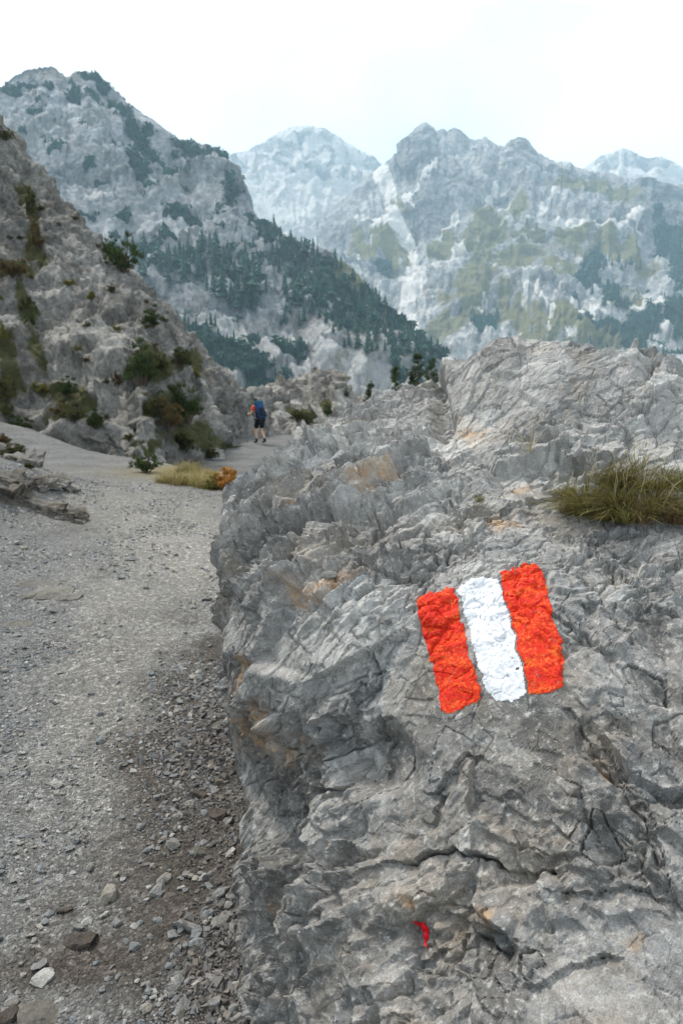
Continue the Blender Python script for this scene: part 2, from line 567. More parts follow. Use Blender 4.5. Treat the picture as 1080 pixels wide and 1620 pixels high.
# grassy lip of the lower trail and valley turf
lip = np.exp(-(((GV[:, 0] + 2.3) / 1.2) ** 2 + ((GV[:, 1] - 12.2) / 0.9) ** 2))
zone[:, 2] = np.clip(lip * 1.2 + S((GV[:, 1] - 50) / 40), 0, 1)
F = grid_faces(len(rad), len(ang))
link('ground', mesh_np('ground', GV, F, MAT_GROUND, True, None, {'zone': zone}), kind='structure')


def ground_hit(px, py):
    """where the view ray through a photo pixel meets the ground"""
    d = ray(px, py)
    t = np.geomspace(0.6, 60, 900)
    P = CAM + d * t[:, None]
    below = P[:, 2] < ground_z(P[:, 0], P[:, 1])
    k = int(np.argmax(below)) if below.any() else len(t) - 1
    x, y = P[k, 0], P[k, 1]
    return np.array([x, y, float(ground_z(np.array([x]), np.array([y]))[0])])


class Surface:
    """keeps projected vertices so that things can be set on what a pixel shows"""
    def __init__(s, V, N):
        s.V, s.N = V, N
        s.px, s.py, s.d = proj(V)

    def hit(s, px, py, r=None):
        e = np.hypot(s.px - px, s.py - py)
        rr = max(r or 4.0, float(e.min()) * 1.3)
        c = np.nonzero(e <= rr)[0]
        k = c[np.argmin(s.d[c])]
        return s.V[k].copy(), s.N[k].copy(), float(s.d[k])


def loft(rows, nper, displace):
    """rows: list of (ncol,3) arrays; linear loft with nper[i] steps between rows i and i+1"""
    P = []
    for i in range(len(rows) - 1):
        t = np.linspace(0, 1, nper[i], endpoint=(i == len(rows) - 2))
        P.append(rows[i][None] * (1 - t[:, None, None]) + rows[i + 1][None] * t[:, None, None])
    P = np.concatenate(P, 0)
    # round the creases between rows
    kc = sum(nper[:-1]); keep_ = P[kc].copy()
    for _ in range(6):
        P[kc] = keep_
        P[1:-1] = 0.25 * P[:-2] + 0.5 * P[1:-1] + 0.25 * P[2:]
    P[kc] = keep_
    N = grid_normals(P)
    return P, N


def finish(name, P, N, D, mat, tint, zone, label=None, cat=None, kind=None, extra=None):
    V = (P + N * D[..., None]).reshape(-1, 3)
    if extra is not None: V = V + extra
    nr, nc = P.shape[:2]
    N2 = grid_normals(V.reshape(nr, nc, 3)).reshape(-1, 3)
    o = link(name, mesh_np(name, V, grid_faces(nr, nc), mat, True, {'tint': tint}, {'zone': zone}), label=label, cat=cat, kind=kind)
    return Surface(V, N2), o


def rowpix(cols, pts):
    a = np.array(pts, float)
    return at(cols, np.interp(cols, a[:, 0], a[:, 1]), np.interp(cols, a[:, 0], a[:, 2]))


# ------------------------------------------------------------------ left hillside
pairs = [((-45, -5, 0), (-1200, -500, 36)), ((-40, 2, 0), (-900, -350, 37)), ((-20, 14, 0), (-300, -20, 39)), ((-11.0, 20.2, 0.3), (0, 188, 40)), ((-9.2, 21.0, 0.3), (55, 258, 40)),
         ((-7.0, 20.0, 0.2), (110, 325, 39)), ((-5.1, 17.6, 0.05), (165, 398, 38)), ((-4.35, 16.6, -0.2), (212, 446, 38)), ((-4.6, 19.5, -0.7), (250, 488, 37)),
         ((-4.4, 23.5, -1), (285, 540, 36)), ((-4.25, 27.5, -1), (320, 572, 35)), ((-4.05, 30.5, -1), (352, 594, 35)), ((-3.8, 34, -1), (392, 622, 36)), ((-2.5, 38, -1), (440, 650, 40))]
ft = np.array([p[0] for p in pairs], float); ft[:, 2] -= 0.25
cr = np.array([at(*p[1]) for p in pairs])
s0 = np.arange(len(pairs), dtype=float)
s1 = np.concatenate([np.linspace(0, 2.4, 40, endpoint=False), np.linspace(2.4, 13, 420)])
ip = lambda a: np.stack([np.interp(s1, s0, a[:, k]) for k in range(3)], -1)
ftr, crr = ip(ft), ip(cr)
k_ = np.ones(9) / 9
for a_ in (ftr, crr):
    for k in range(3):
        a_[4:-4, k] = np.convolve(a_[:, k], k_, 'valid')
mid = 0.5 * ftr + 0.5 * crr + np.array([0.3, -0.6, 0.9])
low = ftr.copy(); low[:, 2] -= 1.5
bak = crr + np.array([-6.0, 9.0, -6.0])
P, N = loft([low, ftr, mid, crr, bak], [14, 130, 170, 26], None)
if N[..., 2].mean() < 0: N = -N
Q = P.reshape(-1, 3)
Qw = Q + 0.15 * np.stack([perlin(Q * 0.6, 1), perlin(Q * 0.6, 2), perlin(Q * 0.6, 3)], 1)
fa, ga, ia = planes(Qw * np.array([0.30, 0.30, 0.20]), 11, 0.9, 0.15)
fb, gb, ib = planes(Qw * np.array([0.85, 0.85, 0.55]), 12, 0.9, 0.12)
fc, gc, ic = planes(Qw * np.array([2.2, 2.2, 1.5]), 13, 0.9, 0.15)
fd, gd_, id_ = facets(Qw * 5.0, 14, 0.8)
tt = np.repeat(np.linspace(0, 1, P.shape[0]), P.shape[1])
D = 0.3 * fbm(Q * 0.16, 3, 4) + 0.55 * fa + 0.42 * fb + 0.25 * fc + 0.10 * fd + 0.12 * ridged(Q * np.array([0.25, 0.25, 0.1]), 3, 6)
px_, py_, _ = proj(Q)
tint = 0.5 + 0.35 * (r01(ib, 7) - 0.5) + 0.35 * (r01(ic, 7) - 0.5) + 0.3 * (r01(id_, 7) - 0.5)
zone = np.zeros((len(Q), 3))
hn = fbm(Q * 0.8, 4, 33)
grassy = [(50, 340, 14, 60, -14), (60, 400, 16, 40, -20), (25, 430, 35, 22, 10), (40, 490, 18, 40, -20), (55, 545, 12, 30, -10), (10, 600, 22, 60, 0), (60, 610, 30, 14, 25),
          (110, 620, 40, 28, 10), (95, 650, 40, 14, 0), (250, 640, 26, 26, 30), (235, 590, 34, 20, 0), (300, 575, 26, 12, 35), (285, 695, 44, 22, 20), (10, 560, 20, 20, 0), (230, 700, 30, 14, 10), (340, 715, 30, 14, 20)]
for cx, cy, rx, ry, a in grassy:
    zone[:, 0] = np.maximum(zone[:, 0], 0.9 * blob(px_ + 14 * hn, py_ + 14 * hn, cx, cy, rx * 0.9, ry * 0.9, a, 0.7))
for cx, cy, rx, ry, a in [(110, 520, 60, 50, 35), (300, 545, 90, 16, 45), (180, 560, 60, 30, 50), (140, 600, 50, 30, 20), (330, 640, 30, 50, 0)]:
    zone[:, 1] = np.maximum(zone[:, 1], 0.55 * blob(px_, py_, cx, cy, rx, ry, a, 0.8))
HILL, _ = finish('hillside', P, N, D.reshape(P.shape[:2]), MAT_HILL, tint, zone, kind='structure')

# ------------------------------------------------------------------ outcrop beyond the hiker
cols = np.linspace(385, 720, 190)
crest = rowpix(cols, [(380, 632, 38), (400, 622, 38.5), (422, 610, 39), (440, 603, 39), (470, 592, 40), (500, 588, 40), (532, 590, 40), (541, 601, 40), (553, 624, 40), (580, 634, 40), (620, 640, 40), (720, 655, 40)])
foot = rowpix(cols, [(380, 700, 32.5), (440, 694, 33), (560, 690, 33), (720, 690, 33)]); foot[:, 2] = -1.2
low = foot.copy(); low[:, 2] -= 1.0
bak = crest + np.array([1.5, 5, -5])
P, N = loft([low, foot, crest, bak], [8, 120, 30], None)
if N[..., 2].mean() < 0: N = -N
Q = P.reshape(-1, 3)
Qw = Q + 0.25 * np.stack([perlin(Q * 0.9, 1), perlin(Q * 0.9, 2), perlin(Q * 0.9, 3)], 1)
fb, gb, ib = facets(Qw * np.array([0.7, 0.7, 1.0]), 52, 0.9)
fc, gc, ic = facets(Qw * np.array([1.6, 1.6, 3.2]), 53, 0.9)
fd, gd_, id_ = facets(Qw * 4.5, 54, 0.8)
D = 0.5 * fb + 0.28 * fc + 0.09 * fd
zone = np.zeros((len(Q), 3)); zone[:, 1] = 0.35
px_, py_, _ = proj(Q)
for cx, cy, rx, ry, a in [(470, 655, 20, 9, 10), (488, 664, 14, 6, 0), (515, 645, 10, 8, 0), (385, 628, 14, 6, 0)]:
    zone[:, 0] = np.maximum(zone[:, 0], blob(px_, py_, cx, cy, rx, ry, a, 0.6))
MAT_OUT = slope_material('outcrop_rock', 1.6, (0.16, 0.148, 0.13), (0.31, 0.29, 0.26), (0.48, 0.455, 0.415), (0.085, 0.082, 0.036), (0.45, 0.425, 0.38), (0.05, 0.055, 0.02), 0.8, 0.25, (0.34, 0.29, 0.22))
OUTC, _ = finish('rock_outcrop', P, N, D.reshape(P.shape[:2]), MAT_OUT, 0.55 + 0.35 * (r01(ib, 7) - 0.5) + 0.5 * (r01(ic, 7) - 0.5), zone,
                 'low pale rock outcrop beyond the bend of the trail behind the hiker', 'rock outcrop')

# ------------------------------------------------------------------ mountains
def mountain(name, c0, c1, nc, rows, nper, back, mat, lam, amp, seed, zones, crest_fade=0.35, tintc=(0.35, 0.35), streak=0.0, vscale=0.55, srot=0.0):
    cols = np.linspace(c0, c1, nc)
    R_ = [rowpix(cols, r) for r in rows]
    jag = np.stack([cols / 9.0, 0 * cols, 0 * cols], 1)
    R_[-1][:, 2] += amp * 0.16 * (ridged(jag, 3, seed + 90) - 0.9)
    R_.append(R_[-1] + np.array(back))
    P, N = loft(R_, nper, None)
    if N[..., 2].mean() < 0: N = -N
    nr = P.shape[0]
    Q = P.reshape(-1, 3)
    sx, sy, dd = proj(Q)
    W = 0.35 * lam * np.stack([perlin(Q / lam * 0.8, seed + 1), perlin(Q / lam * 0.8, seed + 2), perlin(Q / lam * 0.8, seed + 3)], 1)
    q = (Q + W) / lam * np.array([1, 1, vscale])
    fa, ga, ia = facets(q, seed + 11, 1.0)
    fb, gb, ib = facets(q * 2.6, seed + 12, 1.0)
    fc, gc, ic = facets(q * 6.5, seed + 13, 1.0)
    D = amp * (0.9 * ridged(q * 0.7, 5, seed + 20, 0.52) + 0.55 * fa + 0.36 * fb + 0.17 * fc)
    # gullies running down the fall line
    if streak:
        ca_, sa_ = math.cos(srot), math.sin(srot)
        g = np.stack([(sx * ca_ + sy * sa_) / 24.0 + 0.6 * perlin(Q / lam, seed + 40), (sy * ca_ - sx * sa_) / 170.0, 0 * sx], 1)
        D = D + amp * streak * ridged(g, 4, seed + 41)
    tot = sum(nper[:-1])
    row = np.repeat(np.arange(nr), nc)
    fade = np.where(row < tot, crest_fade + (1 - crest_fade) * S((tot - row) / (0.10 * tot)), crest_fade)
    D = (D - D.mean()) * fade
    tint = 0.5 + tintc[0] * (r01(ib, 7) - 0.5) + tintc[1] * (r01(ic, 7) - 0.5)
    zone = np.zeros((len(Q), 3))
    nn = fbm(np.stack([sx / 22, sy / 22, 0 * sx], 1), 4, seed + 60)
    zones(zone, sx + 9 * nn, sy + 9 * nn, nn, Q)
    s, o = finish(name, P, N, D.reshape(P.shape[:2]), mat, tint, np.clip(zone, 0, 1), kind='structure')
    s.zone = zone
    return s


def zmax(z, k, v): z[:, k] = np.maximum(z[:, k], v)


def line_zone(z, k, px, py, pts, w0, a=1.0):
    zmax(z, k, a * S(1.25 - seg_dist(px, py, pts) / w0))


def z_left(z, px, py, n, Q):
    for b in [(118, 150, 14, 17, 20), (150, 155, 11, 12, 0), (80, 140, 8, 7, 0), (40, 125, 12, 5, -30), (15, 140, 16, 8, 0), (165, 135, 16, 10, 40), (140, 120, 16, 7, 20), (180, 165, 14, 8, 40),
              (225, 220, 10, 28, -35), (245, 240, 7, 26, -40), (210, 205, 8, 16, -40), (270, 270, 10, 16, -30), (200, 180, 12, 10, 30), (300, 232, 26, 7, 15), (340, 245, 22, 8, 25), (365, 300, 9, 16, 0), (366, 318, 8, 9, 0), (395, 350, 9, 10, 0), (220, 270, 8, 24, -40),
              (420, 370, 18, 16, 0), (340, 565, 60, 20, 35), (390, 590, 46, 18, 25), (300, 545, 30, 14, 40)]:
        zmax(z, 2, blob(px, py, *b, 0.45))
    # forest band on the spur
    zmax(z, 2, 0.95 * S(poly_sd(px, py, [(420, 400), (470, 385), (520, 410), (560, 440), (600, 470), (640, 530), (695, 565), (680, 590), (620, 560), (560, 530), (520, 505), (480, 480), (450, 450)]) / 14 + 0.5) * S(0.55 + 1.5 * n))
    zmax(z, 2, 0.7 * S(poly_sd(px, py, [(250, 400), (330, 385), (420, 400), (420, 470), (380, 480), (330, 450), (260, 430)]) / 20 + 0.5) * S(0.45 + 1.5 * n))
    # speckle of scrub on the cliff
    zmax(z, 2, 0.8 * S((fbm(Q / 22.0, 3, 77) - 0.42) / 0.12) * S((py - 120) / 60))
    # scree below, turf on the shoulder
    zmax(z, 1, 0.55 * S((py - 470) / 60))
    line_zone(z, 1, px, py, [(440, 520), (452, 545), (462, 560), (488, 590)], 10)
    line_zone(z, 1, px, py, [(445, 545), (475, 590)], 12)
    zmax(z, 1, 0.75 * blob(px, py, 155, 310, 22, 14, 0, 0.6))
    for b in [(440, 372, 30, 10, 25), (565, 440, 18, 12, 40), (530, 420, 20, 12, 30), (600, 500, 14, 24, -30)]:
        zmax(z, 0, blob(px, py, *b, 0.6))
    zmax(z, 0, 0.45 * S((py - 480) / 60) * S(0.4 + 1.6 * n))


LEFTM = mountain('mountain_left', -260, 760, 440, [
    [(-260, 800, 240), (760, 800, 240)],
    [(-260, 650, 340), (420, 640, 340), (760, 650, 340)],
    [(-260, 420, 560), (300, 420, 560), (420, 430, 520), (520, 490, 470), (620, 565, 450), (700, 610, 440), (760, 630, 430)],
    [(-260, 210, 800), (-80, 165, 790), (0, 138, 780), (20, 122, 780), (38, 110, 780), (62, 106, 780), (85, 105, 780), (100, 116, 780), (108, 124, 780), (122, 114, 780), (150, 116, 780), (165, 130, 780), (190, 146, 770), (200, 158, 770), (215, 170, 765), (245, 190, 760), (262, 207, 755),
     (285, 219, 750), (330, 231, 740), (352, 243, 735), (370, 262, 720), (383, 285, 710), (398, 318, 700), (405, 343, 680), (425, 360, 660), (450, 372, 640), (480, 384, 620), (520, 398, 600), (560, 428, 580), (590, 458, 565), (620, 500, 550), (650, 533, 540), (690, 566, 530), (720, 592, 520), (760, 620, 510)]],
    [20, 110, 130, 24], (0, 160, -160), MAT_LEFT, 70, 10.0, 100, z_left, 0.15, streak=0.35, srot=-0.55)


def z_right(z, px, py, n, Q):
    # scree streams
    for pts, w_ in [([(603, 270), (612, 320), (640, 380), (655, 420), (640, 470), (650, 510), (700, 565), (720, 600)], 17), ([(640, 470), (600, 520), (640, 560), (680, 580)], 20), ([(560, 330), (600, 350), (640, 390)], 10), ([(560, 400), (590, 370), (620, 350)], 9),
                    ([(780, 300), (770, 350), (700, 400), (660, 440)], 12), ([(800, 320), (760, 360)], 14), ([(720, 330), (690, 370)], 8), ([(824, 480), (828, 500), (822, 530)], 5), ([(830, 450), (828, 505)], 5), ([(850, 470), (868, 500), (862, 560)], 6), ([(905, 480), (910, 560)], 7), ([(880, 500), (900, 545)], 5), ([(1040, 470), (1045, 600)], 6), ([(760, 470), (740, 500)], 6),
                    ([(640, 300), (625, 350)], 6), ([(690, 250), (640, 330), (600, 380)], 5), ([(830, 390), (860, 330), (880, 300)], 6), ([(850, 355), (880, 350), (960, 365), (1010, 350)], 7), ([(930, 510), (990, 480), (1040, 500)], 5)]:
        line_zone(z, 1, px, py, pts, w_)
    zmax(z, 1, 0.9 * blob(px, py, 600, 520, 60, 60, 0, 0.6))
    zmax(z, 1, 0.50 * S((py - 290) / 120) * S(0.62 + 0.9 * n))
    for b in [(590, 385, 48, 22, -12), (625, 400, 26, 26, 30), (725, 460, 34, 20, -15), (730, 500, 70, 14, -25), (760, 470, 50, 20, 0), (800, 400, 70, 26, 0), (770, 370, 40, 24, -20), (880, 370, 80, 12, 0), (950, 385, 90, 18, 5), (1000, 400, 60, 16, 10), (760, 360, 30, 40, 30),
              (790, 480, 50, 22, 20), (840, 510, 34, 24, 20), (885, 515, 34, 26, 20), (760, 440, 40, 20, 10), (1000, 450, 26, 14, 0), (1010, 475, 24, 14, 0), (880, 420, 40, 16, 0), (700, 380, 20, 30, 30), (820, 330, 16, 24, 10), (690, 500, 30, 10, -30), (960, 540, 60, 24, 0), (860, 545, 60, 20, 10), (940, 300, 80, 14, 5), (620, 320, 30, 12, 30)]:
        zmax(z, 0, 0.86 * blob(px, py, *b, 0.55) * S(0.9 + 0.9 * n))
    for b in [(937, 415, 14, 32, 15), (925, 440, 12, 20, 0), (965, 465, 16, 26, -20), (985, 480, 14, 10, 0), (765, 500, 22, 16, 0), (1010, 520, 34, 24, -20), (1070, 510, 26, 26, 0), (1075, 400, 12, 40, 0), (1070, 470, 14, 30, 0), (1036, 350, 12, 10, 0), (1060, 375, 20, 12, 0), (950, 530, 40, 10, 0), (1010, 555, 40, 12, 0), (605, 415, 12, 10, 0)]:
        zmax(z, 2, 0.8 * blob(px, py, *b, 0.5))
    zmax(z, 2, 0.75 * S((fbm(Q / 30.0, 3, 78) - 0.50) / 0.1) * S((py - 400) / 60) * S((px - 820) / 100))


RIGHTM = mountain('mountain_right', 500, 1340, 430, [
    [(500, 760, 640), (1340, 760, 640)],
    [(500, 600, 900), (700, 600, 900), (1340, 600, 880)],
    [(500, 430, 1350), (640, 430, 1300), (900, 380, 1350), (1340, 390, 1300)],
    [(500, 345, 1800), (540, 318, 1800), (575, 285, 1800), (602, 263, 1800), (620, 250, 1790), (640, 228, 1790), (650, 210, 1780), (660, 201, 1780), (672, 194, 1780), (682, 200, 1780), (690, 208, 1780), (700, 205, 1780), (708, 208, 1780), (716, 203, 1775), (726, 205, 1770), (738, 216, 1770), (750, 222, 1770), (760, 220, 1770), (768, 216, 1770), (778, 226, 1765), (795, 233, 1760), (805, 222, 1760), (818, 218, 1760), (832, 220, 1760), (842, 232, 1760), (850, 242, 1760),
     (880, 258, 1750), (905, 264, 1740), (930, 270, 1740), (960, 273, 1740), (1000, 284, 1730), (1040, 288, 1730), (1080, 292, 1720), (1340, 300, 1700)]],
    [14, 90, 170, 20], (0, 400, -350), MAT_RIGHT, 150, 21.0, 300, z_right, 0.10, streak=0.28, srot=0.12)


def z_far(z, px, py, n, Q):
    zmax(z, 1, S(0.55 + 1.3 * n))
    zmax(z, 1, 0.9 * S((py - 250) / 60))


mountain('mountain_centre', 290, 700, 200, [
    [(290, 520, 1750), (700, 520, 1750)], [(290, 380, 2100), (700, 380, 2100)],
    [(290, 262, 2600), (330, 255, 2600), (365, 243, 2600), (392, 238, 2600), (412, 226, 2600), (440, 209, 2600), (465, 200, 2600), (490, 198, 2600), (515, 204, 2600), (540, 219, 2600), (565, 236, 2600), (590, 248, 2600), (605, 262, 2600), (650, 290, 2600), (700, 320, 2600)]],
    [30, 120, 16], (0, 700, -500), MAT_FAR, 190, 24.0, 500, z_far, 0.12, streak=0.4)
mountain('mountain_far_right', 840, 1340, 180, [
    [(840, 420, 2100), (1340, 420, 2100)],
    [(840, 310, 2700), (900, 280, 2700), (925, 263, 2700), (948, 247, 2700), (965, 241, 2700), (985, 233, 2700), (1000, 239, 2700), (1022, 250, 2700), (1045, 247, 2700), (1065, 256, 2700), (1085, 268, 2700), (1130, 262, 2700), (1340, 280, 2700)]],
    [90, 16], (0, 700, -500), MAT_FAR, 190, 22.0, 600, z_far, 0.12, streak=0.4)
#@@PART2

# ------------------------------------------------------------------ painted boulder
INC = math.radians(36)
BU = np.array([1.0, 0, 0]); BV = np.array([0, math.cos(INC), math.sin(INC)]); BN = np.array([0, -math.sin(INC), math.cos(INC)])
BO = at(775, 1010, 1.4)
ctrl = [(370, 1620, 1.42), (450, 1620, 1.25), (540, 1620, 1.13), (750, 1620, 0.97), (1080, 1620, 0.86), (1400, 1620, 0.84),
        (365, 1400, 1.64), (450, 1400, 1.45), (650, 1400, 1.19), (850, 1400, 1.07), (1080, 1400, 0.99), (1400, 1400, 0.98),
        (372, 1200, 1.82), (440, 1200, 1.66), (600, 1200, 1.41), (800, 1200, 1.23), (1080, 1200, 1.15),
        (362, 1000, 1.98), (450, 1000, 1.68), (600, 1000, 1.52), (775, 1000, 1.40), (1080, 1000, 1.35), (1400, 1000, 1.42),
        (352, 850, 2.30), (500, 850, 1.98), (700, 850, 1.77), (900, 850, 1.66), (1080, 850, 1.62),
        (430, 735, 2.70), (600, 720, 2.40), (800, 720, 2.10), (1000, 730, 1.97), (1400, 740, 1.95),
        (560, 645, 3.15), (680, 640, 2.85), (640, 618, 3.2), (675, 608, 3.15), (664, 645, 2.92), (672, 690, 2.52), (770, 650, 2.45), (850, 650, 2.34), (1080, 660, 2.22), (1400, 690, 2.2), (790, 612, 2.64), (850, 608, 2.58), (1080, 640, 2.45), (1400, 660, 2.4),
        (450, 2000, 1.02), (750, 2000, 0.70), (1080, 2000, 0.62), (1400, 2000, 0.6)]
CP = np.array([at(*c) for c in ctrl]) - BO
cu, cv, ch = CP @ BU, CP @ BV, CP @ BN


def tps(r2): return 0.5 * r2 * np.log(r2 + 1e-9)


nC = len(cu)
Kc = tps((cu[:, None] - cu) ** 2 + (cv[:, None] - cv) ** 2) + 2e-3 * np.eye(nC)
Pc = np.stack([np.ones(nC), cu, cv], 1)
sol = np.linalg.solve(np.block([[Kc, Pc], [Pc.T, np.zeros((3, 3))]]), np.concatenate([ch, np.zeros(3)]))


def base_h(u, v):
    r = sol[nC] + sol[nC + 1] * u + sol[nC + 2] * v
    for k in range(nC):
        r = r + sol[k] * tps((u - cu[k]) ** 2 + (v - cv[k]) ** 2)
    return r


sil = [(392, 2100, 1.0), (386, 1620, 1.43), (384, 1500, 1.55), (384, 1400, 1.66), (384, 1300, 1.74), (376, 1200, 1.82), (368, 1100, 1.90), (362, 1000, 1.98), (358, 930, 2.1), (352, 870, 2.25), (350, 830, 2.36), (368, 795, 2.48), (400, 757, 2.6), (440, 728, 2.75), (480, 700, 2.87), (520, 672, 3.0),
       (552, 648, 3.1), (600, 632, 3.15), (640, 617, 3.2), (680, 606, 3.2), (700, 618, 3.1), (722, 648, 2.85), (760, 646, 2.64), (850, 634, 2.56), (880, 644, 2.55), (920, 652, 2.53), (960, 646, 2.51), (1000, 660, 2.48), (1080, 674, 2.43), (1200, 680, 2.42), (1500, 700, 2.36)]
SP = np.array([at(*c) for c in sil]) - BO
silpoly = [(a, b) for a, b in zip(SP @ BU, SP @ BV)] + [(2.6, 1.0), (2.6, -3), (SP[0] @ BU, -3)]


def vnoise(P, f, seed): return np.stack([perlin(P * f, seed), perlin(P * f, seed + 1), perlin(P * f, seed + 2)], 1)


def rotuv(P, deg):
    a = math.radians(deg); c, s = math.cos(a), math.sin(a)
    return np.stack([P[:, 0] * c + P[:, 1] * s, -P[:, 0] * s + P[:, 1] * c, P[:, 2]], 1)


CRACKS = [  # pixel polylines, half width (px), depth (m)
    ([(640, 912), (668, 900), (700, 888), (738, 862), (765, 842), (800, 806), (815, 790)], 5, 0.05),
    ([(580, 1390), (620, 1362), (655, 1368), (690, 1352), (720, 1345), (760, 1356), (800, 1372), (840, 1376), (870, 1374)], 7, 0.06),
    ([(1020, 1270), (1045, 1340), (1060, 1400), (1080, 1430)], 5, 0.05),
    ([(905, 1120), (940, 1180), (985, 1250), (1020, 1300), (1040, 1360)], 4, 0.03), ([(960, 1180), (1000, 1260)], 4, 0.03),
    ([(720, 830), (716, 790), (735, 755), (760, 740)], 4, 0.04), ([(700, 1255), (720, 1225), (745, 1195)], 4, 0.03), ([(690, 1300), (705, 1260)], 3, 0.03),
    ([(560, 1190), (560, 1130), (575, 1080)], 5, 0.04), ([(600, 1230), (598, 1170), (610, 1140)], 6, 0.05), ([(590, 1010), (600, 1060), (590, 1100)], 4, 0.03),
    ([(560, 880), (600, 910), (650, 912)], 5, 0.05), ([(540, 690), (560, 720), (590, 700)], 4, 0.02), 
    ([(880, 1410), (940, 1415), (990, 1400), (1040, 1420)], 4, 0.03), ([(700, 1440), (740, 1470), (790, 1500)], 4, 0.03), ([(640, 1570), (655, 1520), (690, 1500)], 4, 0.03),
    ([(420, 1440), (440, 1500), (420, 1560), (430, 1620)], 7, 0.06), ([(440, 1180), (450, 1240), (440, 1320)], 9, 0.06), ([(400, 790), (470, 760), (520, 735)], 4, 0.03), ([(640, 780), (600, 810), (585, 860)], 5, 0.035),
    ([(735, 870), (735, 820), (700, 800)], 3, 0.03), ([(900, 770), (830, 790), (790, 810)], 4, 0.03), ([(860, 960), (930, 1010), (960, 1040)], 3, 0.015), ([(1000, 900), (960, 880), (930, 860)], 3, 0.02), ([(850, 1560), (900, 1520), (960, 1510)], 4, 0.03)]


SU, SV = (SP @ BU)[:15], (SP @ BV)[:15]
so_ = np.argsort(SV)


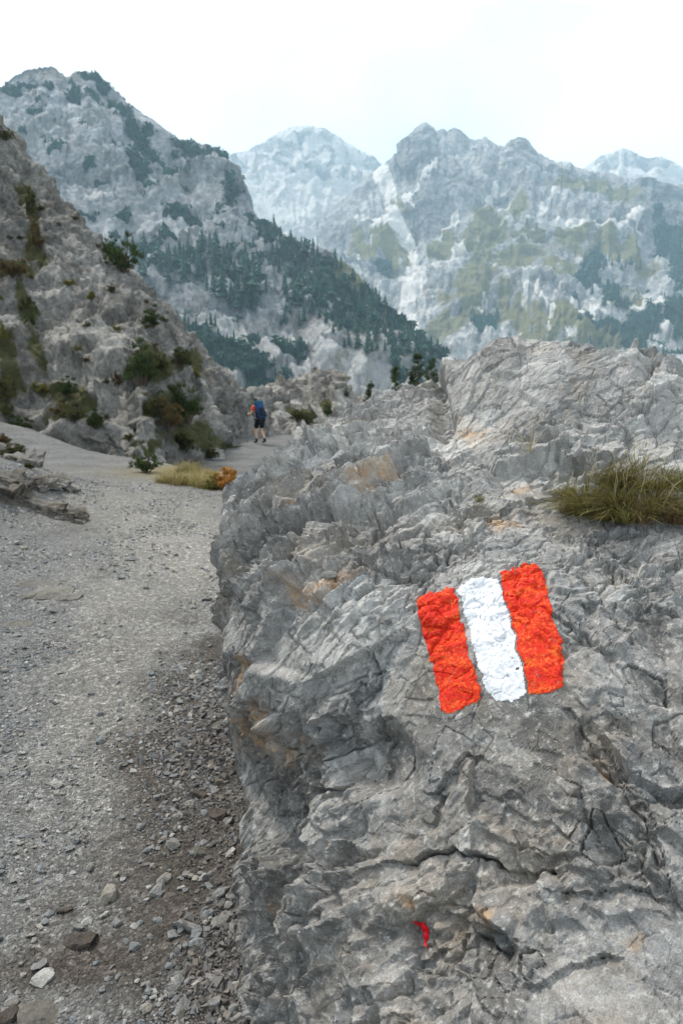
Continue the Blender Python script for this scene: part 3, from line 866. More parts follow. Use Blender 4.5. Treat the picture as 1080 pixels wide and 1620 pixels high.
def boulder_eval(u, v):
    hb = base_h(np.maximum(u, np.interp(v, SV[so_], SU[so_]) - 0.02), v)
    Pb = BO + u[:, None] * BU + v[:, None] * BV + hb[:, None] * BN
    px, py, _ = proj(Pb)
    eps = 0.02
    uc_ = np.maximum(u, np.interp(v, SV[so_], SU[so_]) - 0.02)
    hu = (base_h(uc_ + eps, v) - hb) / eps; hv = (base_h(uc_, v + eps) - hb) / eps
    sl_ = np.sqrt(hu * hu + hv * hv); lim = np.minimum(1, 2.0 / (sl_ + 1e-6))
    NL = np.stack([-hu * lim, -hv * lim, np.ones(len(u))], 1); NL /= np.linalg.norm(NL, axis=1, keepdims=True)
    NW = NL[:, :1] * BU + NL[:, 1:2] * BV + NL[:, 2:] * BN
    L = np.stack([u, v, hb], 1)
    wob = vnoise(L, 3.0, 201) * 0.02 + vnoise(L, 40.0, 205) * 0.0012
    Lw = L + wob
    # where the rock is blocky and where it is a plain rubbed face
    paint = blob(px, py, 780, 1010, 150, 150, 0, 0.35)
    block = S((720 - px) / 260) * 0.55 + 0.50
    block = np.maximum(block, 0.85 * S((860 - py) / 110))
    block = block * (1 - 0.78 * paint)
    worn = np.clip(0.30 + 1.05 * S((perlin(L * 3.2, 222) + 0.6 * perlin(L * 8.0, 223) + 0.30) / 0.6), 0.3, 1.3)
    slabby = blob(px, py, 480, 800, 220, 150, -20, 0.6)
    # strata rise to the right on the left shoulder, plunge to the right on the lower right
    steep = S((px - 620) / 260) * S((py - 880) / 160)
    Ra, Rb = rotuv(Lw, 24), rotuv(Lw, -58)
    D = np.zeros(len(u)); T = np.full(len(u), 0.5)
    for k, (cx, cy, cz, am) in enumerate([(0.36, 0.24, 0.34, 0.052), (0.17, 0.11, 0.17, 0.040), (0.085, 0.055, 0.085, 0.0250), (0.038, 0.025, 0.038, 0.0125), (0.016, 0.012, 0.016, 0.0046)]):
        pa = np.where((steep > 0.5)[:, None], Rb + 7.7, Ra) / np.array([cx, cy, cz])
        loc = block if k < 3 else 0.45 + 0.55 * block
        if k > 0: loc = loc * worn
        if k == 0: loc = block * (1 - 0.65 * S((760 - py) / 80))
        f, g, idh = planes(pa, 230 + k, 0.9, (0.05, 0.05, 0.08, 0.14, 0.28)[k])
        D += am * f * loc
        if k < 4:
            f2_, g2_, _ = chips(pa * 1.3 + 3.1, 236 + k, 1.0, 0.45)
            D += am * 0.22 * f2_ * loc - am * (0.0, 0.35, 0.75, 0.6)[k] * np.clip(1 - g / (0.035, 0.055, 0.085, 0.13)[k], 0, 1) * (0.15 + 0.85 * loc) * (r01(idh, 9) > 0.58 + 0.30 * np.maximum(steep, S((py - 1100) / 200)))
        if k == 2: idt = idh
        T += (0.22, 0.26, 0.24, 0.16, 0.10)[k] * (r01(idh, 7) - 0.5) * 1.5
    # thin ledges on the slabby shoulder: saw-tooth beds
    bed = Ra[:, 1] / 0.034 + 0.35 * perlin(L * 7, 240) + 0.4 * perlin(L * 2, 241)
    saw = bed - np.floor(bed)
    saw = np.where(saw < 0.68, saw / 0.68, (1 - saw) / 0.32)
    hb2 = h32(np.floor(bed).astype(np.int32), np.floor(Ra[:, 0] / 0.16 + r01(np.floor(bed).astype(np.uint32), 3) * 5).astype(np.int32), np.zeros(len(u), np.int32), 77)
    D += slabby * 0.042 * (saw * r01(hb2, 2) * 1.3)
    D += 0.002 * fbm(L * 30, 4, 250, 0.6) + 0.012 * fbm(L * 3, 2, 255)
    # top block with its upright left side
    D += 0.17 * S((px - 716 + 8 * perlin(L * 20, 260)) / 9) * S((705 - py) / 95)
    # undercut at the left foot
    D -= 0.05 * blob(px, py, 703, 655, 17, 55, 0, 0.6)
    D -= 0.045 * blob(px, py, 440, 1250, 60, 95, 0, 0.6) + 0.04 * blob(px, py, 610, 1205, 55, 50, 20, 0.4)
    D += 0.03 * blob(px, py, 500, 1090, 110, 70, 0, 0.6)
    jx = 5 * perlin(L * 14, 270) + 6 * perlin(L * 60, 272); jy = 5 * perlin(L * 14, 271) + 6 * perlin(L * 60, 273)
    for pts, w_, dp in CRACKS:
        ok = (np.abs(px - np.mean([p[0] for p in pts])) < 260) & (np.abs(py - np.mean([p[1] for p in pts])) < 260)
        if ok.any():
            d = seg_dist(px[ok] + jx[ok], py[ok] + jy[ok], pts)
            wv = 0.5 * w_ * np.clip(0.5 + 1.5 * perlin(L[ok] * 13, 274) + 0.5 * perlin(L[ok] * 45, 275), 0.08, 1.4)
            D[ok] -= dp * np.clip(1.0 - d / wv, 0, 1) * np.clip(wv / w_ * 1.3, 0, 1)
            D[ok] -= 0.012 * S(1.0 - d / (w_ * 7)) * (py[ok] + jy[ok] > np.interp(px[ok] + jx[ok], *zip(*sorted(pts))))
    # flanks: beyond the outline the rock turns down steeply
    sd = poly_sd(u + 0.02 * perlin(L * 9, 280), v + 0.02 * perlin(L * 9, 281), silpoly)
    o_ = np.maximum(0, 0.02 - sd)
    drop = 3.4 * (np.sqrt(o_ * o_ + 0.0002) - 0.0141)
    tuck = 1.12 * np.maximum(0, o_ - 0.03) * S((1.9 - v) / 0.3) * S((0.1 - u) / 0.25) * (1 + 0.25 * S((v - 0.7) / 0.3))
    # small sideways shifts undercut the ledges
    side = vnoise(L, 22.0, 290) * 0.003
    fS, _, iS = facets(Lw / 0.05, 295, 0.0)
    sv = np.stack([r01(iS, 1) - 0.5, r01(iS, 2) - 0.5], 1) * 0.005 * block[:, None]
    P = Pb + D[:, None] * NW - drop[:, None] * BN + (side[:, 0] + sv[:, 0] + tuck)[:, None] * BU + (side[:, 1] + sv[:, 1])[:, None] * BV
    tan = np.zeros(len(u))
    for b in [(400, 1062, 26, 22, 0), (380, 1085, 18, 12, 0), (525, 930, 50, 14, -25), (485, 1180, 30, 30, 0), (480, 950, 20, 16, 0), (445, 1445, 22, 14, 20), (655, 1425, 12, 14, 0), (770, 1450, 16, 18, 0), (810, 775, 34, 8, -15), (800, 830, 24, 14, -10), (960, 1200, 22, 40, -30), (460, 800, 14, 10, 0), (1000, 1490, 18, 12, 0), (600, 780, 40, 20, -20), (745, 690, 24, 14, 0), (1000, 560, 40, 12, 0), (420, 1150, 40, 50, 0)]:
        tan = np.maximum(tan, 0.75 * blob(px + 8 * perlin(L * 25, 300), py + 8 * perlin(L * 25, 301), *b, 0.5))
    tan = tan * (0.15 + 0.85 * (r01(idt, 11) > 0.5))
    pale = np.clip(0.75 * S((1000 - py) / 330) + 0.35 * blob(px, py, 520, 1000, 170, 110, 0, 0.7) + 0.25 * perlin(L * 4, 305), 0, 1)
    return P, px, py, np.clip(T, 0, 1), tan, pale


nv_, nu_ = 760, 560
vv = np.concatenate([np.linspace(-2.2, -1.05, 24, endpoint=False), np.linspace(-1.05, 0.0, 390, endpoint=False), np.linspace(0.0, 2.0, 520, endpoint=False), np.linspace(2.0, 3.0, 30)])
vv = vv[(vv > -1.6)]
uL = np.interp(vv, [-1.6, -0.9, -0.5, 0, 0.5, 1.0, 1.6, 3.0], [-0.85, -0.85, -0.85, -0.85, -0.95, -1.05, -1.2, -1.4])
uR = np.interp(vv, [-1.6, -0.9, -0.5, 0, 0.5, 1.0, 1.6, 3.0], [0.35, 0.32, 0.34, 0.46, 0.66, 0.86, 1.2, 1.7])
ss = np.concatenate([np.linspace(0, 0.14, 12, endpoint=False), np.linspace(0.14, 0.45, 250, endpoint=False), np.linspace(0.45, 1.0, 330)])
UU = uL[:, None] * (1 - ss) + uR[:, None] * ss
ext = np.linspace(0, 1, 36)[1:] ** 1.5
UU = np.concatenate([UU, uR[:, None] + ext * (2.6 - uR[:, None])], 1)
VV = np.repeat(vv[:, None], UU.shape[1], 1)
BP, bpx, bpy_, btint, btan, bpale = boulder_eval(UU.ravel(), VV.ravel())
nr, nc = UU.shape
BF = grid_faces(nr, nc)
gzb = ground_z(BP[:, 0], BP[:, 1])
keep = (BP[BF, 2] > gzb[BF] - 0.35).any(1)
used = np.unique(BF[keep]); remap = np.full(len(BP), -1); remap[used] = np.arange(len(used))
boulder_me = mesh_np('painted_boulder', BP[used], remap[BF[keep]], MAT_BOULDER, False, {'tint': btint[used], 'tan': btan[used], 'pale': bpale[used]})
boulder = link('painted_boulder', boulder_me, label='big fractured grey limestone boulder with a red and white trail mark', cat='boulder')
BNRM = grid_normals(BP.reshape(nr, nc, 3)).reshape(-1, 3)
if (BNRM @ BN).mean() < 0: BNRM = -BNRM
BOULD = Surface(BP, BNRM)


def paint_material(name, a, b, c, rough):
    m = M(name, rough, 0.25)
    p = m.pos()
    k = m.math('ADD', m.math('MULTIPLY', m.noise(m.map(p, (0.6, 1.0, 1.6)), 30, 4, 0.6), 0.35), m.math('MULTIPLY', m.noise(p, 170, 5, 0.7), 0.65))
    col_ = m.ramp(k, [(0.40, a), (0.52, b), (0.60, c)])
    col_ = m.mix(0.5, col_, m.ramp(m.noise(p, 190, 4, 0.6), [(0.3, 0.75), (0.7, 1.18)]), 'MULTIPLY')
    chip = m.noise(p, 120, 5, 0.7)
    col_ = m.mix(m.rng(chip, 0.625, 0.65, 0, 0.85), col_, (0.20, 0.17, 0.15))
    m.col(col_)
    b1 = m.bump(m.noise(p, 110, 6, 0.7), 0.8, 0.006)
    m.bump(m.noise(p, 420, 3, 0.6), 0.35, 0.002, b1)
    return m.m


MAT_RED = paint_material('red_paint', (0.56, 0.010, 0.005), (0.72, 0.035, 0.007), (0.82, 0.15, 0.02), 0.7)  # orange end of the ramp is glinting sheen painted into the red
MAT_WHITE = paint_material('white_paint', (0.66, 0.67, 0.69), (0.78, 0.79, 0.81), (0.86, 0.87, 0.88), 0.6)
MAT_SPOT = paint_material('red_spot_paint', (0.62, 0.004, 0.012), (0.72, 0.008, 0.02), (0.78, 0.02, 0.03), 0.5)


def paint(name, poly, mat, lift, label=None, jit=4.0):
    L = np.stack([UU.ravel(), VV.ravel(), 0 * UU.ravel()], 1)
    qx = bpx + jit * perlin(L * 60, 310) + jit * 0.6 * perlin(L * 150, 311)
    qy = bpy_ + jit * perlin(L * 60, 312) + jit * 0.6 * perlin(L * 150, 313)
    m_ = (np.abs(bpx - np.mean([p[0] for p in poly])) < 220) & (np.abs(bpy_ - np.mean([p[1] for p in poly])) < 260)
    sd = np.full(len(L), -99.0)
    sd[m_] = poly_sd(qx[m_], qy[m_], poly)
    # worn spots
    wear = fbm(L * 45, 3, 320)
    sd = np.where(wear > 1.05, -1, sd)
    ok = (sd[BF] > 0).all(1)
    F_ = BF[ok]; us = np.unique(F_); rm = np.full(len(BP), -1); rm[us] = np.arange(len(us))
    V_ = BP[us] + BNRM[us] * (0.0006 + lift * S(sd[us] / 5.0))[:, None]
    o = link(name, mesh_np(name, V_, rm[F_], mat, False), boulder)
    if label: o['label'] = label
    return o


paint('paint_stripe', [(658, 939), (690, 936), (720, 931), (728, 965), (736, 1000), (742, 1030), (752, 1062), (762, 1085), (762, 1105), (740, 1120), (706, 1134), (700, 1110), (690, 1085), (680, 1050), (668, 1010), (662, 975)], MAT_RED, 0.0012, 'red painted stripe beside the bare rock')
paint('paint_stripe', [(722, 930), (745, 920), (762, 914), (790, 917), (800, 950), (808, 990), (818, 1030), (830, 1070), (836, 1100), (815, 1112), (785, 1113), (768, 1095), (762, 1070), (752, 1045), (744, 1010), (736, 975)], MAT_WHITE, 0.0012, 'white painted middle stripe')
paint('paint_stripe', [(788, 912), (815, 900), (848, 894), (862, 915), (868, 945), (876, 980), (888, 1010), (894, 1040), (892, 1090), (865, 1100), (838, 1104), (832, 1075), (822, 1040), (812, 1000), (800, 955)], MAT_RED, 0.0016, 'red painted stripe nearest the grass tuft')
paint('paint_spot', [(655, 1456), (664, 1455), (667, 1470), (666, 1485), (668, 1497), (662, 1497), (656, 1482), (650, 1470)], MAT_SPOT, 0.005, 'small red paint drip', 1.5)
#@@PART3

# ------------------------------------------------------------------ plants
def clump_mesh(name, tips, mat, leaves, ln, wd, seed, updraft=0.6, tri=True):
    """leaf-sized blades sprouting round many tips"""
    r = np.random.default_rng(seed)
    V, F_, T_ = [], [], []
    n = len(tips)
    for k, (p, d) in enumerate(tips):
        base_t = r.uniform(0, 1)
        for j in range(leaves):
            a = r.normal(size=3); a /= np.linalg.norm(a)
            dirn = a + updraft * np.asarray(d); dirn /= np.linalg.norm(dirn) + 1e-9
            l = ln * r.uniform(0.6, 1.3); w_ = wd * r.uniform(0.7, 1.3)
            sd_ = np.cross(dirn, r.normal(size=3)); sd_ /= np.linalg.norm(sd_) + 1e-9
            o_ = np.asarray(p) + a * ln * 0.18
            i0 = len(V)
            V += [o_ - sd_ * w_ * 0.4, o_ + dirn * l * 0.55 + sd_ * w_, o_ + dirn * l, o_ + dirn * l * 0.5 - sd_ * w_]
            F_.append((i0, i0 + 1, i0 + 2, i0 + 3))
            t_ = np.clip(0.35 * base_t + r.uniform(0, 0.65), 0, 1)
            T_ += [t_ * 0.7, t_, t_, t_]
    return mesh_np(name, np.array(V), np.array(F_), mat, False, {'tint': np.array(T_)})


def tube_mesh(name, paths, mat, sides=5):
    """paths: list of (points, radii)"""
    V, F_ = [], []
    for pts, rad_ in paths:
        pts = np.asarray(pts, float)
        tan_ = np.gradient(pts, axis=0); tan_ /= np.linalg.norm(tan_, axis=1, keepdims=True) + 1e-9
        ref = np.array([0.31, 0.87, 0.38])
        for k, (p, t) in enumerate(zip(pts, tan_)):
            a = np.cross(t, ref); a /= np.linalg.norm(a) + 1e-9
            b = np.cross(t, a)
            for q in range(sides):
                an = 2 * math.pi * q / sides
                V.append(p + rad_[k] * (a * math.cos(an) + b * math.sin(an)))
        o_ = len(V) - sides * len(pts)
        for k in range(len(pts) - 1):
            for q in range(sides):
                F_.append((o_ + k * sides + q, o_ + k * sides + (q + 1) % sides, o_ + (k + 1) * sides + (q + 1) % sides, o_ + (k + 1) * sides + q))
    return mesh_np(name, np.array(V), np.array(F_), mat, True)


MAT_BARK = plain('bark', (0.10, 0.075, 0.055), 0.95, 0.1, 0.3, 30)
MAT_PINE = foliage('dwarf_pine_needles', (0.026, 0.046, 0.014), (0.095, 0.125, 0.036))
MAT_OLIVE = foliage('olive_leaves', (0.045, 0.050, 0.014), (0.135, 0.125, 0.040))
MAT_BROWN = foliage('russet_leaves', (0.075, 0.050, 0.020), (0.19, 0.13, 0.05))
MAT_LIME = foliage('yellow_green_leaves', (0.10, 0.10, 0.018), (0.26, 0.23, 0.05))
MAT_ORANGE = foliage('autumn_leaves', (0.30, 0.11, 0.02), (0.55, 0.30, 0.07))
MAT_STRAW = foliage('straw_grass', (0.20, 0.16, 0.055), (0.46, 0.38, 0.16))


def shrub_parts(seed, mat, kind):
    r = np.random.default_rng(seed)
    tips, paths = [], []
    nb = 46 if kind == 'pine' else 56
    for k in range(nb):
        a = r.uniform(0, 2 * math.pi); e = math.asin(r.uniform(0.0, 1.0))
        lump = 0.75 + 0.35 * math.sin(a * 2 + seed) + 0.2 * math.sin(a * 5 + 2 * seed)
        rr = lump * r.uniform(0.45, 1.0)
        p = np.array([0.5 * rr * math.cos(a) * math.cos(e), 0.5 * rr * math.sin(a) * math.cos(e), 0.12 + 0.75 * rr * math.sin(e)])
        d = p / (np.linalg.norm(p) + 1e-6) * 0.5 + np.array([0, 0, 0.8])
        tips.append((p, d))
        if k % 3 == 0:
            q = p * 0.5; q[2] *= 0.7
            paths.append(([np.array([0, 0, -0.12]), q, p], [0.03, 0.018, 0.008]))
    fol = clump_mesh('foliage', tips, mat, 38 if kind == 'pine' else 30, 0.15 if kind == 'pine' else 0.11, 0.012 if kind == 'pine' else 0.022, seed, 1.0 if kind == 'pine' else 0.5)
    return fol, tube_mesh('stem', paths, MAT_BARK, 4)


SHRUBS = {k: [shrub_parts(40 + 10 * i + j, m_, 'pine' if k == 'pine' else 'leaf') for j in range(3)] for i, (k, m_) in enumerate(
    [('pine', MAT_PINE), ('olive', MAT_OLIVE), ('brown', MAT_BROWN), ('lime', MAT_LIME), ('orange', MAT_ORANGE)])}


def shrub(name, kind, var, p, wx, wz, label, group, n=None, rot=0.0):
    o = link(name, None, None, p, label, 'shrub', group)
    fol, stem = SHRUBS[kind][var % 3]
    o.scale = (wx, wx * 0.9, wz)
    o.rotation_euler = (0, 0, rot)
    link('foliage', fol, o); link('stem', stem, o)
    return o


SL = [  # px, py of base, width px, height px, kind, label
    (196, 432, 52, 56, 'pine', 'dark green mountain pine bush on the skyline edge of the rocky slope'),
    (172, 408, 30, 30, 'pine', 'smaller dark pine bush at the upper end of the skyline clump'),
    (14, 222, 22, 24, 'olive', 'dark tuft of scrub highest on the slope skyline'),
    (52, 345, 22, 60, 'olive', 'tall olive scrub strip in the upper cleft of the slope'),
    (60, 392, 26, 46, 'brown', 'brownish scrub low in the upper cleft of the slope'),
    (22, 440, 42, 30, 'brown', 'russet scrub at mid height by the photo edge'),
    (116, 448, 20, 12, 'lime', 'small yellow green cushion plant alone on the upper slope'),
    (146, 472, 16, 16, 'lime', 'tiny yellow cushion plant below the lone cushion'),
    (176, 458, 16, 14, 'brown', 'small brown bush under the skyline pine'),
    (40, 500, 26, 30, 'olive', 'olive bush halfway up the slope near the photo edge'),
    (52, 520, 16, 26, 'pine', 'narrow dark bush just under the halfway olive bush'),
    (10, 545, 20, 26, 'lime', 'yellowish bush touching the photo edge halfway down'),
    (248, 522, 38, 34, 'pine', 'dark pine bush close under the lower skyline'),
    (225, 612, 62, 64, 'pine', 'large dark pine bush spreading mid slope above the trail'),
    (255, 590, 40, 40, 'olive', 'olive bush leaning on the large dark pine bush'),
    (292, 590, 38, 40, 'olive', 'olive bush below the lower skyline with a yellow tip'),
    (315, 602, 24, 22, 'lime', 'yellow green bush at the lower skyline edge'),
    (12, 640, 34, 56, 'olive', 'tall olive bush at the photo edge above the scree'),
    (62, 620, 34, 18, 'lime', 'flat yellow green bush above the scree'),
    (110, 625, 30, 28, 'pine', 'dark bush between olive cushions above the scree'),
    (116, 662, 40, 28, 'olive', 'round olive cushion bush above the scree'),
    (92, 655, 28, 20, 'brown', 'brown bush beside the round olive cushion'),
    (148, 678, 40, 30, 'pine', 'dark green bush standing where the scree begins'),
    (28, 692, 44, 30, 'pine', 'low dark green bush at the head of the scree'),
    (200, 695, 18, 14, 'olive', 'small olive tuft at the foot of the slope'),
    (300, 672, 62, 56, 'pine', 'broad dark pine bush low on the slope near the hiker'),
    (270, 690, 56, 50, 'brown', 'russet bush filling the hollow low on the slope'),
    (292, 712, 50, 36, 'olive', 'dark olive bush at the bottom of the hollow'),
    (255, 660, 40, 36, 'olive', 'olive bush at the top of the hollow'),
    (338, 728, 30, 24, 'olive', 'olive bush at the base of the rock buttress'),
    (380, 722, 30, 20, 'olive', 'low bush beside the lower trail before the hiker'),
    (182, 612, 18, 26, 'brown', 'small brown scrub in a rock rib of the slope'),
    (8, 655, 24, 22, 'olive', 'olive bush lowest at the photo edge'),
]
for i, (px, py, wp, hp, kd, lab) in enumerate(SL):
    p, n_, d_ = HILL.hit(px, py - hp * 0.12, 6)
    if d_ > 60: continue
    k = d_ / FPX
    shrub('mountain_shrub', kd, i, p - n_ * 0.05, wp * k * 1.15, hp * k * 1.15, lab, 'shrubs on the rocky slope', rot=i * 1.7)
r_ = np.random.default_rng(45)
for i in range(26):
    px, py = r_.uniform(0, 330), r_.uniform(330, 690)
    p, n_, d_ = HILL.hit(px, py, 5)
    if d_ > 60 or abs(float(proj(p)[1]) - py) > 8: continue
    k = d_ / FPX
    shrub('slope_plant', ('lime', 'olive', 'brown', 'olive')[i % 4], i, p - n_ * 0.04, r_.uniform(10, 20) * k, r_.uniform(7, 13) * k, 'small low plant dotted over the rocky slope', 'small plants dotted over the rocky slope', rot=i)
OL = [(470, 662, 30, 22, 'olive', 'olive bush on the outcrop behind the hiker'), (492, 668, 26, 14, 'olive', 'flat olive bush beside the outcrop bush'), (516, 655, 22, 20, 'pine', 'dark round bush at the end of the outcrop'),
      (514, 680, 18, 22, 'brown', 'brown bush at the outcrop foot by the boulder'), (385, 630, 22, 9, 'olive', 'flat bush on the ledge above the hiker'), (482, 703, 22, 10, 'olive', 'small bush on the lower trail edge by the boulder'), (553, 630, 12, 14, 'pine', 'tiny dark bush on the outcrop end skyline')]
for i, (px, py, wp, hp, kd, lab) in enumerate(OL):
    p, n_, d_ = OUTC.hit(px, py - 2, 5)
    k = d_ / FPX
    shrub('mountain_shrub', kd, i, p - n_ * 0.05, wp * k * 1.1, hp * k * 1.1, lab, 'shrubs on the outcrop', rot=i * 1.3)
for i, (px, py, wp, hp, kd, lab) in enumerate([
        (232, 748, 46, 38, 'pine', 'dark green bush at the end of the straw grass'),
        (362, 774, 60, 44, 'orange', 'orange autumn bush at the bend of the trail'),
        (335, 775, 30, 24, 'lime', 'yellowish low bush beside the orange bush'),
        (300, 735, 22, 12, 'brown', 'small rusty bush behind the straw grass')]):
    p = ground_hit(px, py)
    k = p[1] / FPX
    shrub('trailside_bush', kd, i, p - np.array([0, 0, 0.02]), wp * k * 1.1, hp * k * 1.1, lab, 'bushes at the trail edge', rot=i)


def blades_mesh(name, n, spread, hgt, mat, seed, lean=(0, 0), width=0.004, dome=0.3):
    r = np.random.default_rng(seed)
    V, F_, T_ = [], [], []
    for k in range(n):
        a = r.uniform(0, 2 * math.pi); q = math.sqrt(r.uniform(0, 1))
        bx, by = spread[0] * q * math.cos(a), spread[1] * q * math.sin(a)
        h = hgt * r.uniform(0.4, 1.0) * (1 - dome * q * q)
        ln_ = np.array([bx / spread[0] * 0.8 + lean[0] + r.normal() * 0.7, by / spread[1] * 0.8 + lean[1] + r.normal() * 0.7])
        w_ = width * r.uniform(0.6, 1.2)
        sdv = np.array([math.cos(a + 1.3), math.sin(a + 1.3), 0]) * w_
        pts = []
        for t in (0, 0.4, 0.75, 1.0):
            pts.append(np.array([bx + ln_[0] * h * t * t * 0.9, by + ln_[1] * h * t * t * 0.9, h * (t - 0.28 * t * t * np.hypot(*ln_)) - 0.01]))
        i0 = len(V)
        for j, p in enumerate(pts[:3]): V += [p - sdv * (1 - j * 0.25), p + sdv * (1 - j * 0.25)]
        V.append(pts[3])
        F_ += [(i0, i0 + 1, i0 + 3, i0 + 2), (i0 + 2, i0 + 3, i0 + 5, i0 + 4), (i0 + 4, i0 + 5, i0 + 6, i0 + 6)]
        t_ = r.uniform(0, 1)
        T_ += [t_ * 0.5] * 2 + [t_ * 0.8] * 2 + [t_] * 3
    F3 = [f for f in F_ if f[2] != f[3]]
    tri = [f for f in F_ if f[2] == f[3]]
    allf = [(f[0], f[1], f[2]) for f in F3] + [(f[0], f[2], f[3]) for f in F3] + [f[:3] for f in tri]
    return mesh_np(name, np.array(V), np.array(allf), mat, False, {'tint': np.array(T_)})


def tuft_mesh(name, n, spread, hgt, mat, seed, width):
    r = np.random.default_rng(seed)
    Vs, Fs, Ts, off_ = [], [], [], 0
    nc_ = 26
    for c in range(nc_):
        a = r.uniform(0, 2 * math.pi); q = math.sqrt(r.uniform(0, 1))
        ctr = np.array([spread[0] * q * math.cos(a), spread[1] * q * math.sin(a), 0])
        hh = hgt * r.uniform(0.25, 1.05) * (1.05 - 0.4 * q)
        lean = (ctr[0] / spread[0] * 0.7 + r.normal() * 0.5, -0.3 + r.normal() * 0.5)
        me = blades_mesh('t', n // nc_, (0.028 * r.uniform(0.7, 1.5), 0.025), hh, None, seed * 50 + c, lean, width, 0.2)
        v_ = np.array([v.co[:] for v in me.vertices]); f_ = np.array([p.vertices[:] for p in me.polygons])
        t_ = np.zeros(len(v_), np.float32); me.attributes['tint'].data.foreach_get('value', t_)
        bpy.data.meshes.remove(me)
        Vs.append(v_ + ctr); Fs.append(f_ + off_); off_ += len(v_); Ts.append(np.clip(t_ * r.uniform(0.6, 1.1), 0, 1))
    return mesh_np(name, np.concatenate(Vs), np.concatenate(Fs), mat, False, {'tint': np.concatenate(Ts)})


# straw-yellow grass clumps at the lip
STRAW = [blades_mesh('blades', 420, (0.40, 0.35), 0.55, MAT_STRAW, 60 + j, (0.5, -0.3), 0.008) for j in range(2)]
for i, (px, py, sx, lab) in enumerate([(262, 764, 0.8, 'straw yellow grass clump next to the dark green bush'), (284, 766, 1.15, 'tallest straw yellow grass clump at the lip of the trail'), (312, 770, 1.0, 'straw yellow grass clump in the middle of the lip'), (300, 748, 1.1, 'straw grass clump set back behind the tallest one'),
                                       (340, 774, 0.75, 'low straw grass clump next to the orange bush'), (388, 778, 0.6, 'straw grass tuft between the orange bush and the boulder'), (330, 757, 0.9, 'straw grass clump set back behind the low one')]):
    p = ground_hit(px, py)
    o = link('grass_clump', None, None, p, lab, 'grass clump', 'straw grass along the trail lip')
    o.scale = (sx * 0.50, sx * 0.50, sx * random.uniform(0.5, 0.85)); o.rotation_euler = (0, 0, i * 0.9)
    link('blades', STRAW[i % 2], o)


# ------------------------------------------------------------------ young pines behind the boulder
def pine_parts(seed, h, w_):
    r = np.random.default_rng(seed)
    tips, paths = [], [([np.array([0, 0, -0.3]), np.array([0.01, 0, h * 0.5]), np.array([0.0, 0.02, h * 0.97])], [0.05, 0.035, 0.012])]
    for k in range(int(26 * h)):
        t = r.uniform(0.08, 0.97) ** 0.9
        a = r.uniform(0, 2 * math.pi)
        L_ = w_ * (1 - t) ** 0.75 * r.uniform(0.6, 1.1) + 0.05
        b0 = np.array([0, 0, h * t * 0.92])
        b1 = b0 + np.array([L_ * math.cos(a), L_ * math.sin(a), L_ * 0.45])
        paths.append(([b0, 0.5 * (b0 + b1) - np.array([0, 0, 0.04 * L_]), b1], [0.014, 0.01, 0.006]))
        for q in (0.35, 0.6, 0.8, 1.0):
            tips.append((b0 * (1 - q) + b1 * q, np.array([0.5 * math.cos(a), 0.5 * math.sin(a), 0.9])))
    tips.append((np.array([0, 0, h]), np.array([0, 0, 1.5])))
    return clump_mesh('crown', tips, MAT_PINE, 12, 0.13, 0.009, seed, 1.1), tube_mesh('trunk', paths, MAT_BARK, 5)


for i, (px, pyb, pyt, w_, lab) in enumerate([(664, 640, 556, 0.85, 'bushiest young pine right behind the boulder ridge'), (626, 644, 574, 0.42, 'slender young pine between the bushy pine and the short one'), (590, 646, 606, 0.34, 'short young pine sprouting behind the low end of the boulder ridge'), (684, 640, 562, 0.6, 'young pine half hidden by the upright edge of the boulder'), (647, 642, 592, 0.3, 'small young pine squeezed between two taller ones')]):
    p, n_, d_ = OUTC.hit(px, pyb, 6)
    h = (float(proj(p)[1]) - pyt) * d_ / FPX
    cme, tme = pine_parts(80 + i, h, w_)
    o = link('young_pine', None, None, p, lab, 'pine tree', 'young pines behind the boulder')
    link('crown', cme, o); link('trunk', tme, o)

# ------------------------------------------------------------------ far conifers
MAT_CONIFER = foliage('conifer_needles', (0.009, 0.040, 0.028), (0.038, 0.105, 0.070), 0.1)


def conifer_arrays(seed, tiers=8, fans=7, fat=0.24):
    r = np.random.default_rng(seed)
    V, F_, T_ = [], [], []
    for k in range(tiers):
        t = k / tiers
        z0 = 0.06 + 0.90 * t
        rad_ = fat * (1 - t) ** 0.8 * r.uniform(0.8, 1.15) + 0.012
        off = r.uniform(0, 6.28)
        for j in range(fans):
            a = off + 2 * math.pi * j / fans + r.normal() * 0.2
            R1 = rad_ * r.uniform(0.65, 1.25); zz = z0 + r.normal() * 0.02
            i0 = len(V)
            da = 0.55
            V += [(0, 0, zz + 0.15), (R1 * 0.8 * math.cos(a - da), R1 * 0.8 * math.sin(a - da), zz - 0.02), (R1 * math.cos(a), R1 * math.sin(a), zz - 0.05), (R1 * 0.8 * math.cos(a + da), R1 * 0.8 * math.sin(a + da), zz - 0.02)]
            F_.append((i0, i0 + 1, i0 + 2)); F_.append((i0, i0 + 2, i0 + 3))
            t_ = r.uniform(0, 1)
            T_ += [t_] * 4
    V += [(0, 0, 1.0), (0.02, 0, 0.8), (-0.01, 0.02, 0.8), (-0.01, -0.02, 0.8)]
    i0 = len(V) - 4
    F_ += [(i0, i0 + 1, i0 + 2), (i0, i0 + 2, i0 + 3), (i0, i0 + 3, i0 + 1)]
    T_ += [0.5] * 4
    return np.array(V), np.array(F_), np.array(T_)


